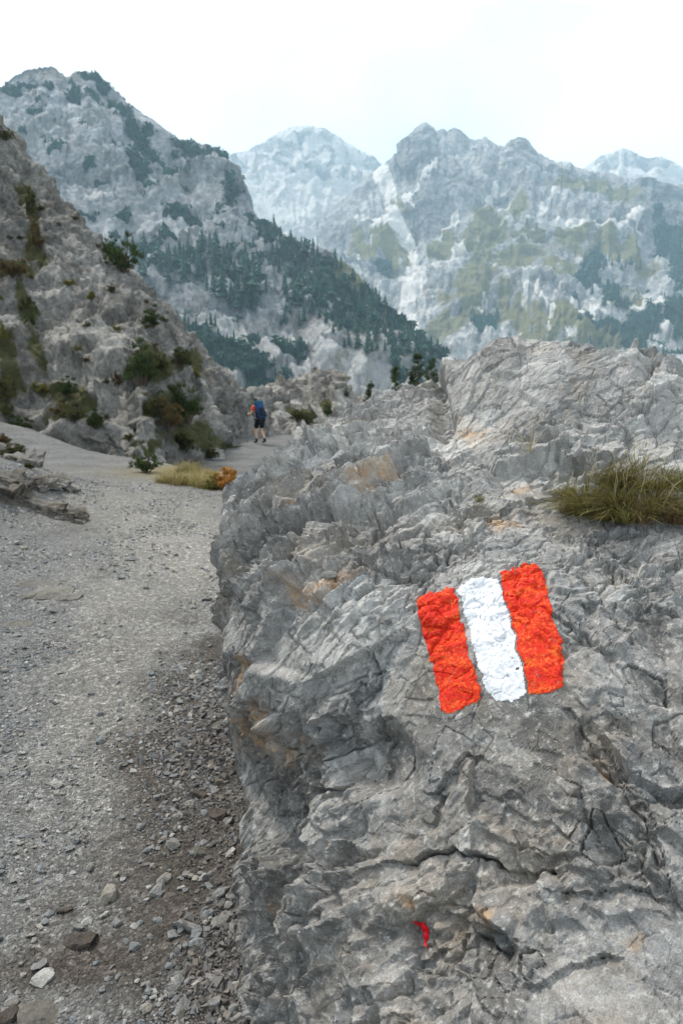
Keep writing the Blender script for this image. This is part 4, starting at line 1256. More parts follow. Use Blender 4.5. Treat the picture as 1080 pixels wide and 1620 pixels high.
CON = [conifer_arrays(90 + j, 8 if j % 2 else 7, 7, (0.22, 0.28, 0.34, 0.2)[j]) for j in range(4)]
CON_ME = [mesh_np('crown', v_, f_, MAT_CONIFER, False, {'tint': t_}) for v_, f_, t_ in CON]
TRUNK_ME = tube_mesh('trunk', [([np.array([0, 0, -0.08]), np.array([0, 0, 0.3]), np.array([0, 0, 0.85])], [0.018, 0.014, 0.005])], MAT_BARK, 5)


def conifer(surf, px, py, hp, label, group, i):
    p, n_, d_ = surf.hit(px, py, 5)
    h = hp * d_ / FPX
    o = link('conifer_tree', None, None, p, label, 'conifer', group)
    h *= random.uniform(0.7, 1.12)
    fatn = random.uniform(0.75, 1.35)
    o.scale = (h * fatn, h * fatn * random.uniform(0.85, 1.15), h); o.rotation_euler = (0, 0, i * 2.1)
    link('crown', CON_ME[i % 4], o); link('trunk', TRUNK_ME, o)


ci = 0
LONE = [(315, 436, 62, 'tallest conifer standing in front of the grey cliff'), (268, 428, 50, 'broad conifer at the cliff foot, left of the tallest one'), (290, 430, 44, 'conifer between the broad one and the tallest one'), (225, 402, 40, 'conifer rising beside the skyline pine bush'),
        (378, 485, 50, 'conifer lowest of the stand below the grey cliff'), (348, 468, 56, 'tall conifer beside the lowest of the cliff foot stand'), (405, 460, 60, 'big conifer at the start of the wooded spur'), (420, 380, 32, 'round conifer on the notch under the cliff edge'), (395, 352, 22, 'small conifer clinging to the cliff edge'),
        (470, 512, 30, 'lone conifer on the bare slope under the wooded spur'), (452, 505, 24, 'smaller lone conifer beside the one on the bare slope'), (480, 505, 36, 'conifer hanging just below the wooded spur'), (538, 420, 22, 'conifer on the spur skyline by the yellow turf'), (562, 442, 22, 'conifer at the bend of the spur skyline'), (480, 400, 30, 'tall conifer near the top of the spur skyline')]
for px, py, hp, lab in LONE:
    conifer(LEFTM, px, py, hp, lab, 'conifers below the grey cliff', ci); ci += 1
r_ = np.random.default_rng(5)


def scatter_in(poly, n, mind):
    pts = []
    xs = [p[0] for p in poly]; ys = [p[1] for p in poly]
    tries = 0
    while len(pts) < n and tries < n * 60:
        tries += 1
        x, y = r_.uniform(min(xs), max(xs)), r_.uniform(min(ys), max(ys))
        if not inside(np.array([x]), np.array([y]), poly)[0]: continue
        if all((x - a) ** 2 + (y - b) ** 2 > mind * mind for a, b in pts): pts.append((x, y))
    return sorted(pts, key=lambda q: q[1])


for poly, n, md, hs, lab in [
        ([(245, 400), (330, 390), (420, 405), (425, 470), (385, 490), (330, 460), (250, 440)], 34, 8, (26, 46), 'dark conifer in the stand at the foot of the grey cliff'),
        ([(205, 385), (240, 395), (245, 425), (225, 440), (205, 410)], 6, 7, (24, 36), 'dark conifer in the cluster behind the skyline pine bush'),
        ([(425, 380), (470, 385), (520, 405), (565, 440), (560, 470), (500, 450), (440, 430)], 30, 8, (16, 26), 'conifer scattered over the upper part of the wooded spur'),
        ([(440, 440), (500, 450), (590, 470), (625, 515), (680, 565), (690, 590), (650, 580), (600, 560), (540, 545), (500, 500), (455, 480)], 90, 6, (18, 30), 'conifer in the dense wood on the lower spur')]:
    for px, py in scatter_in(poly, n, md):
        conifer(LEFTM, px, py, r_.uniform(*hs), lab, lab.replace('dark ', '') + 's', ci); ci += 1
for poly, n, md, hs, lab in [
        ([(925, 400), (952, 392), (955, 430), (935, 470), (922, 460)], 14, 5, (18, 26), 'dark conifer in the upright clump high on the far mountainside'),
        ([(955, 450), (965, 455), (990, 480), (985, 492), (960, 488)], 9, 5, (18, 30), 'dark conifer in the wedge clump under the upright one'),
        ([(985, 545), (1005, 505), (1040, 515), (1035, 540), (1005, 550)], 16, 5, (18, 26), 'dark conifer in the broad clump just above the boulder crest'),
        ([(1052, 525), (1080, 500), (1085, 530), (1065, 535)], 9, 5, (20, 28), 'dark conifer in the clump at the photo edge over the boulder'),
        ([(1068, 425), (1085, 425), (1085, 450), (1068, 450)], 4, 5, (30, 38), 'tall dark conifer at the photo edge halfway up the far mountainside'),
        ([(1068, 490), (1085, 490), (1085, 500), (1068, 500)], 3, 5, (28, 36), 'tall dark conifer at the photo edge over the lower clump'),
        ([(1028, 352), (1048, 348), (1075, 372), (1060, 386), (1040, 374)], 9, 6, (10, 16), 'small conifer in the highest scattered clump of the far mountainside'),
        ([(745, 515), (790, 508), (785, 495), (750, 495)], 9, 5, (12, 18), 'dark conifer in the round clump over the boulder top on the meadow'),
        ([(960, 425), (1020, 425), (1020, 416), (960, 416)], 7, 7, (12, 18), 'small conifer in the row on the high meadow'),
        ([(930, 530), (960, 545), (965, 560), (935, 555)], 6, 6, (10, 14), 'small conifer low on the far slope over the boulder'),
        ([(1000, 555), (1050, 545), (1070, 575), (1020, 570)], 10, 6, (10, 16), 'small conifer scattered over the crest end of the boulder')]:
    for px, py in scatter_in(poly, n, md):
        conifer(RIGHTM, px, py, r_.uniform(*hs), lab, lab.split(' in the')[0] + ' clumps', ci); ci += 1
for px, py, hp, lab in [(605, 418, 14, 'lone small conifer beside the pale scree stream'), (685, 470, 8, 'tiny lone conifer on the pale rock left of the meadow'), (725, 492, 12, 'lone little conifer by the round clump')]:
    conifer(RIGHTM, px, py, hp, lab, 'lone conifers on the far mountainside', ci); ci += 1

# scrub and far wood: nobody could count it
def bush_arrays(seed):
    r = np.random.default_rng(seed)
    V, F_ = [], []
    for k in range(16):
        d = r.normal(size=3); d /= np.linalg.norm(d); d[2] = abs(d[2])
        c = d * r.uniform(0.25, 0.5) * np.array([1, 1, 1.1])
        q = r.normal(size=(3, 3)) * 0.26
        i0 = len(V); V += list(c + q); F_.append((i0, i0 + 1, i0 + 2))
    return np.array(V), np.array(F_)


BUSH = [bush_arrays(160 + k) for k in range(8)]


def cover(name, surf, n, box, hpx, mat, label, cat, conif, seed):
    r = np.random.default_rng(seed)
    w_ = surf.zone[:, 2] * (surf.px > box[0]) * (surf.px < box[2]) * (surf.py > box[1]) * (surf.py < box[3])
    fac = np.maximum(0, (surf.N * (CAM - surf.V)).sum(1)) / (np.linalg.norm(CAM - surf.V, axis=1))
    w_ = np.where(w_ > 0.45, w_, 0) * (np.abs(fac) + 0.1)
    idx = r.choice(len(w_), n, p=w_ / w_.sum())
    Vs, Fs, Ts, o_ = [], [], [], 0
    for k in idx:
        p = surf.V[k] + np.array([r.normal() * 2, r.normal() * 2, 0])
        h = r.uniform(*hpx) * surf.d[k] / FPX
        if r.uniform() < conif:
            v_, f_, _ = CON[r.integers(0, 4)]
            v_ = v_ * np.array([h * 1.1, h * 1.1, h * 1.25])
        else:
            v_, f_ = BUSH[r.integers(0, 8)]
            v_ = v_ * h
        Vs.append(v_ + p); Fs.append(f_ + o_); o_ += len(v_); Ts.append(np.full(len(v_), r.uniform(0, 1)))
    link(name, mesh_np(name, np.concatenate(Vs), np.concatenate(Fs), mat, False, {'tint': np.concatenate(Ts)}), kind='stuff', label=label, cat=cat)


MAT_SCRUB = foliage('scrub_leaves', (0.010, 0.048, 0.034), (0.042, 0.120, 0.085), 0.1)
cover('mountain_scrub', LEFTM, 1500, (-20, 90, 400, 420), (4, 9), MAT_SCRUB, 'dark dwarf pine scrub in patches on the grey cliff', 'scrub', 0.0, 71)
cover('forest', LEFTM, 1000, (240, 360, 720, 600), (9, 18), MAT_SCRUB, 'far wood covering the spur below the grey cliff', 'forest', 0.45, 72)
cover('scrub_cover', LEFTM, 1500, (270, 520, 440, 620), (4, 9), MAT_SCRUB, 'dense green scrub covering the slope above the hiker', 'scrub', 0.1, 73)
cover('far_scrub', RIGHTM, 1500, (560, 300, 1100, 600), (5, 10), MAT_SCRUB, 'far dark scrub and trees in patches on the pale mountainside', 'scrub', 0.3, 74)

# ------------------------------------------------------------------ loose stones and gravel
def hull_mesh(name, seed, npts, sq, mat, rough=0):
    r = np.random.default_rng(seed)
    bm = bmesh.new()
    for k in range(npts):
        d = r.normal(size=3); d /= np.linalg.norm(d)
        d = np.sign(d) * np.abs(d) ** 0.75
        bm.verts.new(Vector(d * np.array(sq) * r.uniform(0.8, 1.1)))
    res = bmesh.ops.convex_hull(bm, input=bm.verts)
    bmesh.ops.delete(bm, geom=[g for g in res['geom_interior'] if isinstance(g, bmesh.types.BMVert)], context='VERTS')
    bmesh.ops.triangulate(bm, faces=bm.faces)
    bmesh.ops.recalc_face_normals(bm, faces=bm.faces)
    if rough:
        bmesh.ops.subdivide_edges(bm, edges=bm.edges, cuts=1)
        Pq = np.array([v.co[:] for v in bm.verts])
        for v, dq in zip(bm.verts, vnoise(Pq, 4.0, seed) * rough): v.co += Vector(dq)
        bmesh.ops.triangulate(bm, faces=bm.faces)
    me = bpy.data.meshes.new(name); bm.to_mesh(me); bm.free()
    if mat: me.materials.append(mat)
    return me


STONE_ME = [hull_mesh('stone', 400 + k, 16, [(0.5, 0.38, 0.26), (0.5, 0.42, 0.32), (0.5, 0.3, 0.2), (0.5, 0.45, 0.22)][k % 4], MAT_STONE, 0.07) for k in range(14)]
MAT_PALESTONE = None


def tone_stone(name, c):
    m = M(name, 0.88, 0.2)
    p = m.obj()
    k = m.ramp(m.noise(p, 3.0, 6, 0.7), [(0.3, tuple(x * 0.55 for x in c)), (0.55, c), (0.75, tuple(x * 1.4 for x in c))])
    m.col(k)
    m.bump(m.noise(p, 8, 6, 0.7), 0.7, 0.06)
    return m.m


MAT_PALESTONE = tone_stone('pale_stone', (0.32, 0.312, 0.295))
MAT_SLAB = tone_stone('weathered_slab', (0.21, 0.195, 0.165))
MAT_DARKSTONE = tone_stone('brown_stone', (0.12, 0.10, 0.082))


def stone(name, px, py, wp, label, group=None, mat=None, seed=0, flat=1.0, rz=None, cat='stone', p=None, sink=0.3):
    if p is None: p = ground_hit(px, py)
    d_ = np.linalg.norm(p - CAM)
    s_ = wp * d_ / FPX
    me = STONE_ME[seed % len(STONE_ME)]
    if mat:
        me = me.copy(); me.materials[0] = mat
    o = link(name, me, None, p + np.array([0, 0, s_ * 0.24 * flat * (1 - sink)]), label, cat, group)
    o.scale = (s_, s_, s_ * flat)
    r = random.Random(seed * 31 + int(px))
    o.rotation_euler = (r.uniform(-0.3, 0.3), r.uniform(-0.3, 0.3), r.uniform(0, 6.28) if rz is None else rz)
    return o


NAMED = [(298, 1466, 54, MAT_PALESTONE, 1.1, 0.2, 'largest pale grey stone lying alone low on the gravel'), (252, 1412, 30, MAT_PALESTONE, 0.8, 0.9, 'whitish flat stone above the largest pale stone'), (340, 1290, 52, MAT_DARKSTONE, 0.9, -0.6, 'dark brown oblong stone leaning by the boulder foot'),
         (318, 1258, 46, MAT_DARKSTONE, 0.8, -0.5, 'dark flat stone behind the oblong brown one'), (132, 1492, 56, MAT_DARKSTONE, 1.0, 0.1, 'rounded brown stone half sunk at the dark soil patch'), (170, 1424, 38, None, 1.1, 0.7, 'tawny grey stone upright in the gravel'),
         (340, 1152, 36, MAT_SLAB, 0.5, 0.6, 'thin tilted flake of stone by the boulder above the dark pair'), (364, 1140, 40, None, 1.0, 0.1, 'grey block wedged against the boulder side'), (205, 1440, 14, MAT_PALESTONE, 0.9, 0.2, 'little white upright chip next to the tawny stone'), (70, 1548, 40, None, 0.7, 1.0, 'bluish grey slanting stone low at the photo edge'),
         (30, 1424, 26, MAT_PALESTONE, 0.7, 0.2, 'pale flat stone near the photo edge'), (2, 1225, 34, MAT_PALESTONE, 0.9, 0.5, 'pale stone cut by the photo edge'), (278, 1568, 26, MAT_PALESTONE, 0.9, 0.5, 'pale triangular stone low beside the boulder'), (316, 1350, 30, MAT_SLAB, 0.9, 0.0, 'dull olive stone under the oblong brown one'),
         (104, 1440, 30, MAT_DARKSTONE, 0.9, 0.4, 'small dark stone left of the tawny one'), (165, 1165, 26, None, 0.5, 0.0, 'flat slate grey stone on the compacted trail'), (276, 1062, 20, MAT_PALESTONE, 0.9, 0.0, 'pale stone high on the brown soil'), (60, 1615, 70, MAT_SLAB, 0.7, 0.3, 'broad muddy slab at the bottom corner'),
         (340, 1590, 30, None, 1.0, 0.3, 'angular stone at the foot of the boulder, nearest the camera'), (10, 1610, 40, MAT_DARKSTONE, 0.7, 0.0, 'dark stone in the bottom corner of the photo'), (352, 1460, 40, None, 1.0, 0.8, 'grey stone tucked under the boulder edge')]
for i, (px, py, wp, mt, fl, rz, lab) in enumerate(NAMED):
    stone('stone', px, py, wp * 0.85, lab, None, mt, i, fl, rz, sink=0.8)
# embedded bedrock knobs and the slab on the left
for i, (px, py, wp, fl, lab) in enumerate([(62, 926, 66, 0.5, 'flat bedrock knob showing through the gravel, upper one of a cluster'), (84, 940, 70, 0.55, 'biggest flat bedrock knob showing through the gravel'), (112, 946, 46, 0.55, 'bedrock knob at the near end of the gravel cluster'), (44, 945, 30, 0.5, 'small bedrock knob left of the gravel cluster'), (30, 990, 50, 0.4, 'low rubble rock below the bedrock cluster by the photo edge')]):
    stone('embedded_rock', px, py, wp, lab, 'bedrock knobs in the gravel', MAT_SLAB, i + 2, fl, 0.1 * i, 'rock', sink=1.2)


def block_mesh(name, dims, seed, mat, cuts=(14, 5, 5), amp=0.05):
    bm = bmesh.new()
    bmesh.ops.create_cube(bm, size=1.0)
    bmesh.ops.subdivide_edges(bm, edges=bm.edges, cuts=7, use_grid_fill=True)
    bmesh.ops.scale(bm, vec=dims, verts=bm.verts)
    P = np.array([v.co[:] for v in bm.verts])
    f, g, _ = facets(P / (0.45 * min(dims) + 0.1 * max(dims)), seed, 0.9)
    c = P / np.array(dims)
    nrm = c / (np.abs(c).max(1, keepdims=True) + 1e-6)
    D = amp * f + amp * 0.5 * fbm(P * 6, 3, seed)
    r2 = np.clip((np.abs(c) ** 8).sum(1) * 256, 0, 3) - 1
    Pn = P + nrm * D[:, None] * np.array(dims) / max(dims) * 2 - 0.03 * max(min(dims), 0.1) * np.maximum(r2, 0)[:, None] * nrm
    for v, p in zip(bm.verts, Pn): v.co = Vector(p)
    me = bpy.data.meshes.new(name); bm.to_mesh(me); bm.free()
    me.materials.append(mat)
    return me


MAT_BANK = slope_material('bank_rock', 6.0, (0.14, 0.128, 0.108), (0.26, 0.24, 0.21), (0.40, 0.38, 0.345), (0.1, 0.09, 0.04), (0.3, 0.3, 0.28), (0.05, 0.05, 0.02), 0.6, 0.06, (0.25, 0.18, 0.11))
for i, (px, py, dims, rz, ry, lab) in enumerate([
        (62, 812, (0.46, 0.18, 0.17), -0.28, 0.10, 'long angular rock beam lying at the foot of the left bank'), (108, 826, (0.26, 0.16, 0.15), -0.2, 0.12, 'shorter beam end with a pale broken face at the bank foot'),
        (12, 800, (0.22, 0.2, 0.22), 0.2, 0.0, 'tawny rock at the photo edge behind the rock beam'), (22, 770, (0.42, 0.26, 0.16), -0.4, 0.2, 'pale slanting slab on the left bank over the rock beam'), (60, 775, (0.26, 0.24, 0.12), -0.5, 0.15, 'flat rubble rock on the bank above the rock beam'),
        (90, 772, (0.32, 0.22, 0.13), -0.6, 0.2, 'pale rock sloping off the end of the left bank'), (40, 735, (0.34, 0.28, 0.2), 0.1, 0.0, 'dark topped rock along the crest of the left bank'), (8, 720, (0.4, 0.34, 0.24), 0.0, 0.0, 'highest rock of the left bank at the photo edge')]):
    p = ground_hit(px, py)
    o = link('bank_rock', block_mesh('bank_rock', dims, 500 + i, MAT_BANK, amp=0.05), None, p + np.array([0, 0.1, dims[2] * 0.12]), lab, 'rock', 'rocks of the left bank')
    o.rotation_euler = (0.05 * i, ry, rz)
for i, (px, py, wp, hp, kd, lab) in enumerate([(20, 722, 40, 26, 'olive', 'olive bush capping the left bank'), (6, 706, 30, 24, 'brown', 'brown scrub at the photo edge on the left bank'), (48, 742, 26, 14, 'olive', 'low olive tuft at the end of the left bank')]):
    p = ground_hit(px, py); k = p[1] / FPX
    shrub('trailside_bush', kd, i + 1, p, wp * k, hp * k, lab, 'bushes on the left bank', rot=i)

# about 270 alike loose stones, each its own object, then the gravel mass
r_ = np.random.default_rng(25)
cnt = 0
while cnt < 268:
    x, y = r_.uniform(-10, 375), r_.uniform(860, 1640)
    near = S((y - 1000) / 400)
    band = S((x - 150 - 0.05 * (1400 - y)) / 120) + 0.35 * S((120 - x) / 80)
    if r_.uniform() > 0.15 + 0.8 * near * band: continue
    wp = np.clip(r_.lognormal(2.45, 0.33), 9, 24)
    far = y < 1120
    lab = 'small angular grey stone in the gravel of the middle trail' if far else ('small angular grey stone among the loose gravel beside the boulder' if x > 190 else 'small angular grey stone in the near trail gravel away from the boulder')
    stone('stone', x, y, wp, lab, 'loose stones, ' + ('middle trail' if far else ('beside the boulder' if x > 190 else 'near trail')), None, int(r_.integers(0, 999)), r_.uniform(0.7, 1.1), p=ground_hit(x, y))
    cnt += 1

GH = []
for k in range(24):
    me = hull_mesh('g', 700 + k, 9, [(0.5, 0.4, 0.27), (0.5, 0.45, 0.33), (0.5, 0.32, 0.22)][k % 3], None)
    v_ = np.array([v.co[:] for v in me.vertices]); f_ = np.array([p.vertices[:] for p in me.polygons])
    GH.append((v_, f_)); bpy.data.meshes.remove(me)


def gravel(n, ylo, yhi, smin, smax, seed):
    r = np.random.default_rng(seed)
    out = []
    while len(out) < n:
        m_ = n * 3
        Y = np.sqrt(r.uniform(ylo * ylo, yhi * yhi, m_)) if yhi > 5 else r.uniform(ylo, yhi, m_)
        X = r.uniform(-0.56, 0.02, m_) * (Y + 0.25) - r.uniform(0, 0.05, m_)
        P = np.stack([X, Y, ground_z(X, Y)], 1)
        px, py, _ = proj(P)
        nn = fbm(P * np.array([1.3, 0.9, 1]), 3, 95)
        dens = 0.10 + 0.8 * nn + 0.75 * S((px - 190) / 120) * S((py - 1000) / 200) + 0.22 * S((110 - px) / 100)
        ok = (r.uniform(size=m_) < dens) & (px < 400 + 40)
        s_ = smin * (r.uniform(size=m_) * (1 - (smin / smax) ** 1.9) + (smin / smax) ** 1.9) ** (-1 / 1.9) * 1.0
        s_ = np.clip(s_ / 1.0, smin, smax)
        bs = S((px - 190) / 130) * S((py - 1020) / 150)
        for j in np.nonzero(ok)[0][: n - len(out)]:
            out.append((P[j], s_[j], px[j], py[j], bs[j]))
    return out


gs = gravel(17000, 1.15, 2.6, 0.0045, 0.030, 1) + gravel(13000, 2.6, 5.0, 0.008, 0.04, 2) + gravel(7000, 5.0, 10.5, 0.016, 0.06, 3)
r_ = np.random.default_rng(35)
Vg, Fg, Cg = [], [], []
off = 0
palette = np.array([(0.155, 0.152, 0.145), (0.23, 0.23, 0.225), (0.19, 0.20, 0.203), (0.255, 0.235, 0.20), (0.38, 0.37, 0.35), (0.30, 0.30, 0.295)])
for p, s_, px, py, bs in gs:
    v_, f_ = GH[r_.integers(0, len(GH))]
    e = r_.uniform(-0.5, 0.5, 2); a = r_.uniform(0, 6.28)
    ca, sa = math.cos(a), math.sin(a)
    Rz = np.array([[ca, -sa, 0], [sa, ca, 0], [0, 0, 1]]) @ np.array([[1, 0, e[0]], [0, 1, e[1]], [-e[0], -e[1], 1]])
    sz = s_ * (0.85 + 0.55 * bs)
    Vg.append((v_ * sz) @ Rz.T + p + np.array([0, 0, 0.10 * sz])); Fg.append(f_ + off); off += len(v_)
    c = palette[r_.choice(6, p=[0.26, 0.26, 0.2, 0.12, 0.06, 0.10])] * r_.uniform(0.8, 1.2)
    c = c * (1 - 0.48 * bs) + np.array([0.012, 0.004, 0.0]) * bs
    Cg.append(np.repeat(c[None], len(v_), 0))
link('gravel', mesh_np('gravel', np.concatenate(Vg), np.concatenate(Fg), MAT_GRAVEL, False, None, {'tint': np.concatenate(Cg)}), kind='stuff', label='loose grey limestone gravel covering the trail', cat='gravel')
#@@PART4

# ------------------------------------------------------------------ grass tuft growing on the boulder
MAT_TUFT = foliage('tuft_grass', (0.050, 0.055, 0.014), (0.36, 0.30, 0.10), 0.3)
MAT_DEAD = foliage('dead_grass', (0.075, 0.048, 0.022), (0.30, 0.21, 0.10), 0.2)
MAT_DRY = plain('dry_stalk', (0.42, 0.36, 0.22), 0.8, 0.2, 0.3, 40)
for i, (px, py, n, sp, h, lab) in enumerate([(1005, 800, 3800, (0.15, 0.12), 0.18, 'olive and straw grass tuft growing from the boulder ledge'), (1015, 752, 2000, (0.14, 0.10), 0.14, 'grass tuft set back behind the main tuft on the boulder ledge'), (1130, 800, 2000, (0.13, 0.12), 0.20, 'grass tuft running out of the photo on the boulder ledge'), (930, 775, 500, (0.06, 0.05), 0.11, 'small dark grass tuft at the tip of the boulder ledge')]):
    p, n_, d_ = BOULD.hit(px, py, 8)
    o = link('grass_tuft', None, None, p + np.array([0, 0.03, -0.005]), lab, 'grass tuft', 'grass on the boulder')
    link('blades', tuft_mesh('blades', n, sp, h, MAT_TUFT, 900 + i, 0.0013), o)
    link('dead_blades', tuft_mesh('dead_blades', n // 3, (sp[0] * 1.05, sp[1] * 1.05), h * 0.7, MAT_DEAD, 930 + i, 0.0016), o)
    r = np.random.default_rng(950 + i)
    st, heads = [], []
    for k in range(9 if i == 0 else 4):
        a = r.uniform(0, 6.28); q = r.uniform(0, 1)
        b0 = np.array([sp[0] * q * math.cos(a), sp[1] * q * math.sin(a), -0.01])
        tip = b0 + np.array([r.normal() * 0.06, r.normal() * 0.05 - 0.02, h * r.uniform(0.6, 1.1)])
        st.append(([b0, 0.5 * (b0 + tip) + np.array([r.normal() * 0.015, 0, 0.02]), tip], [0.0007, 0.0006, 0.0004]))
        if k % 2 == 0: heads.append(([tip - np.array([0, 0, 0.004]), tip + np.array([0.0005, 0, 0.002]), tip + np.array([0.001, 0, 0.010])], [0.0012, 0.0028, 0.0004]))
    link('stalks', tube_mesh('stalks', st, MAT_DRY, 4), o, kind='stuff')
    if heads: link('seed_heads', tube_mesh('seed_heads', heads, MAT_DRY, 5), o, kind='stuff')
p, n_, d_ = BOULD.hit(835, 715, 6)
r = np.random.default_rng(31)
st = []
for k in range(9):
    q = np.array([r.normal() * 0.06, r.normal() * 0.03, abs(r.normal()) * 0.05 + 0.015])
    st.append(([np.zeros(3), q * 0.5 + np.array([0, 0, 0.012]), q], [0.0011, 0.0008, 0.0005]))
link('dry_sprig', tube_mesh('dry_sprig', st, MAT_DRY, 4), None, p, 'dead straw coloured sprig lying on the boulder above the crack', 'dry sprig')
p, n_, d_ = BOULD.hit(755, 785, 6)
link('grass_tuft', blades_mesh('grass_tuft', 60, (0.012, 0.01), 0.05, MAT_TUFT, 980, (0.0, -0.3), 0.0012), None, p, 'tiny green tuft in a cleft of the boulder', 'grass tuft', 'grass on the boulder')

# loose flakes resting on the boulder
for i, (px, py, wp, mt, lab) in enumerate([(608, 978, 26, MAT_PALESTONE, 'flat whitish flake lying on the boulder left of the paint'), (520, 908, 30, MAT_PALESTONE, 'pale wedge of loose rock on the boulder shoulder'), (585, 972, 16, None, 'small grey flake beside the whitish one'), (566, 1016, 18, None, 'grey rock chip below the whitish flake'), (840, 790, 18, None, 'loose chip beside the upper crack of the boulder'), (440, 1110, 22, None, 'chip perched on the overhang at the boulder edge')]):
    p, n_, d_ = BOULD.hit(px, py, 5)
    me = STONE_ME[(i * 3 + 1) % len(STONE_ME)].copy()
    if mt: me.materials[0] = mt
    s_ = wp * d_ / FPX
    o = link('rock_flake', me, None, p + n_ * s_ * 0.06, lab, 'rock flake', 'loose flakes on the boulder')
    o.scale = (s_, s_ * 0.8, s_ * 0.5)
    o.rotation_euler = Vector(n_).to_track_quat('Z', 'Y').to_euler()

# ------------------------------------------------------------------ hiker
def skin_mesh(name, joints, edges, mat, root=0, sub=2):
    """joints: dict id -> (co, rx, ry); grown with Skin + Subdivision and baked to a mesh"""
    ids = list(joints); ix = {k: i for i, k in enumerate(ids)}
    me = bpy.data.meshes.new(name)
    me.from_pydata([joints[k][0] for k in ids], [(ix[a], ix[b]) for a, b in edges], [])
    o = bpy.data.objects.new(name + '_tmp', me); COL.objects.link(o)
    o.modifiers.new('skin', 'SKIN').use_smooth_shade = True
    sv = me.skin_vertices[0].data
    for k, i in ix.items():
        sv[i].radius = joints[k][1:3]
        sv[i].use_root = (i == root)
    ss_ = o.modifiers.new('sub', 'SUBSURF'); ss_.levels = sub; ss_.render_levels = sub
    dg = bpy.context.evaluated_depsgraph_get(); dg.update()
    me2 = bpy.data.meshes.new_from_object(o.evaluated_get(dg))
    me2.name = name
    bpy.data.objects.remove(o)
    me2.materials.clear(); me2.materials.append(mat)
    for p_ in me2.polygons: p_.use_smooth = True
    return me2


J = {'pel': ((0, 0, .93), .145, .11), 'wai': ((0, .06, 1.08), .125, .095), 'che': ((0, .16, 1.30), .155, .11), 'neb': ((0, .235, 1.44), .10, .08), 'nec': ((0, .285, 1.52), .055, .055), 'hea': ((0, .33, 1.62), .078, .095), 'top': ((0, .335, 1.71), .06, .075), 'nos': ((0, .425, 1.60), .018, .016),
     'shl': ((-.175, .215, 1.41), .062, .06), 'ell': ((-.27, .20, 1.15), .042, .042), 'wrl': ((-.25, .43, 1.14), .029, .029), 'pal': ((-.245, .50, 1.15), .034, .026),
     'shr': ((.175, .215, 1.41), .062, .06), 'elr': ((.28, .17, 1.16), .042, .042), 'wrr': ((.27, .40, 1.10), .029, .029), 'par': ((.265, .47, 1.10), .034, .026),
     'hil': ((-.095, .01, .88), .092, .092), 'knl': ((-.10, .21, .52), .062, .062), 'cal': ((-.10, .15, .36), .057, .06), 'anl': ((-.10, .10, .10), .037, .04), 'tol': ((-.105, .27, .05), .036, .03),
     'hir': ((.095, .0, .88), .092, .092), 'knr': ((.10, .06, .50), .062, .062), 'car': ((.10, -.05, .35), .057, .06), 'anr': ((.10, -.17, .13), .037, .04), 'tor': ((.105, -.01, .05), .036, .03)}
E = [('pel', 'wai'), ('wai', 'che'), ('che', 'neb'), ('neb', 'nec'), ('nec', 'hea'), ('hea', 'top'), ('hea', 'nos'), ('neb', 'shl'), ('shl', 'ell'), ('ell', 'wrl'), ('wrl', 'pal'), ('neb', 'shr'), ('shr', 'elr'), ('elr', 'wrr'), ('wrr', 'par'),
     ('pel', 'hil'), ('hil', 'knl'), ('knl', 'cal'), ('cal', 'anl'), ('anl', 'tol'), ('pel', 'hir'), ('hir', 'knr'), ('knr', 'car'), ('car', 'anr'), ('anr', 'tor')]
JB = dict(J)
EB = list(E)
for sfx, sg in (('l', -1), ('r', 1)):
    c = np.array(J['pa' + sfx][0])
    for f_, (dx, dy, dz) in enumerate([(-.024, .035, -.01), (-.008, .045, -.012), (.008, .043, -.014), (.024, .035, -.018), (-sg * .035, .0, .022)]):
        a_, b_ = 'f%s%d' % (sfx, f_), 'g%s%d' % (sfx, f_)
        JB[a_] = (tuple(c + np.array([dx, dy, dz])), .0085, .0085)
        JB[b_] = (tuple(c + np.array([dx * 0.9 + (0.01 * sg if f_ == 4 else 0), dy * 0.8, dz - (.030 if f_ < 4 else .0)])), .0075, .0075)
        EB += [('pa' + sfx, a_), (a_, b_)]
MAT_SKIN = plain('skin', (0.58, 0.36, 0.25), 0.6, 0.3, 0.06, 8)
MAT_SHIRT = plain('orange_red_shirt', (0.72, 0.10, 0.035), 0.85, 0.15, 0.15, 12)
MAT_SHORTS = plain('black_shorts', (0.012, 0.012, 0.015), 0.9, 0.15, 0.3, 12)
MAT_BOOT = plain('black_boots', (0.014, 0.014, 0.016), 0.7, 0.3, 0.3, 12)
MAT_HAIR = plain('dark_hair', (0.02, 0.015, 0.012), 0.7, 0.3, 0.3, 30)
MAT_PACK = plain('blue_pack_fabric', (0.020, 0.060, 0.170), 0.8, 0.2, 0.25, 10)
MAT_PACKTOP = plain('teal_pack_lid', (0.015, 0.085, 0.13), 0.8, 0.2, 0.25, 10)
MAT_PACKDARK = plain('dark_pack_straps', (0.012, 0.016, 0.03), 0.85, 0.2, 0.2, 10)
MAT_POLE = plain('grey_pole', (0.12, 0.12, 0.13), 0.4, 0.5, 0.1, 10)


def sub_j(keys, grow, repl=None):
    d = {k: (J[k][0], J[k][1] + grow, J[k][2] + grow) for k in keys}
    d.update(repl or {})
    return d


def lerpj(a, b, t): return tuple(np.array(J[a][0]) * (1 - t) + np.array(J[b][0]) * t)


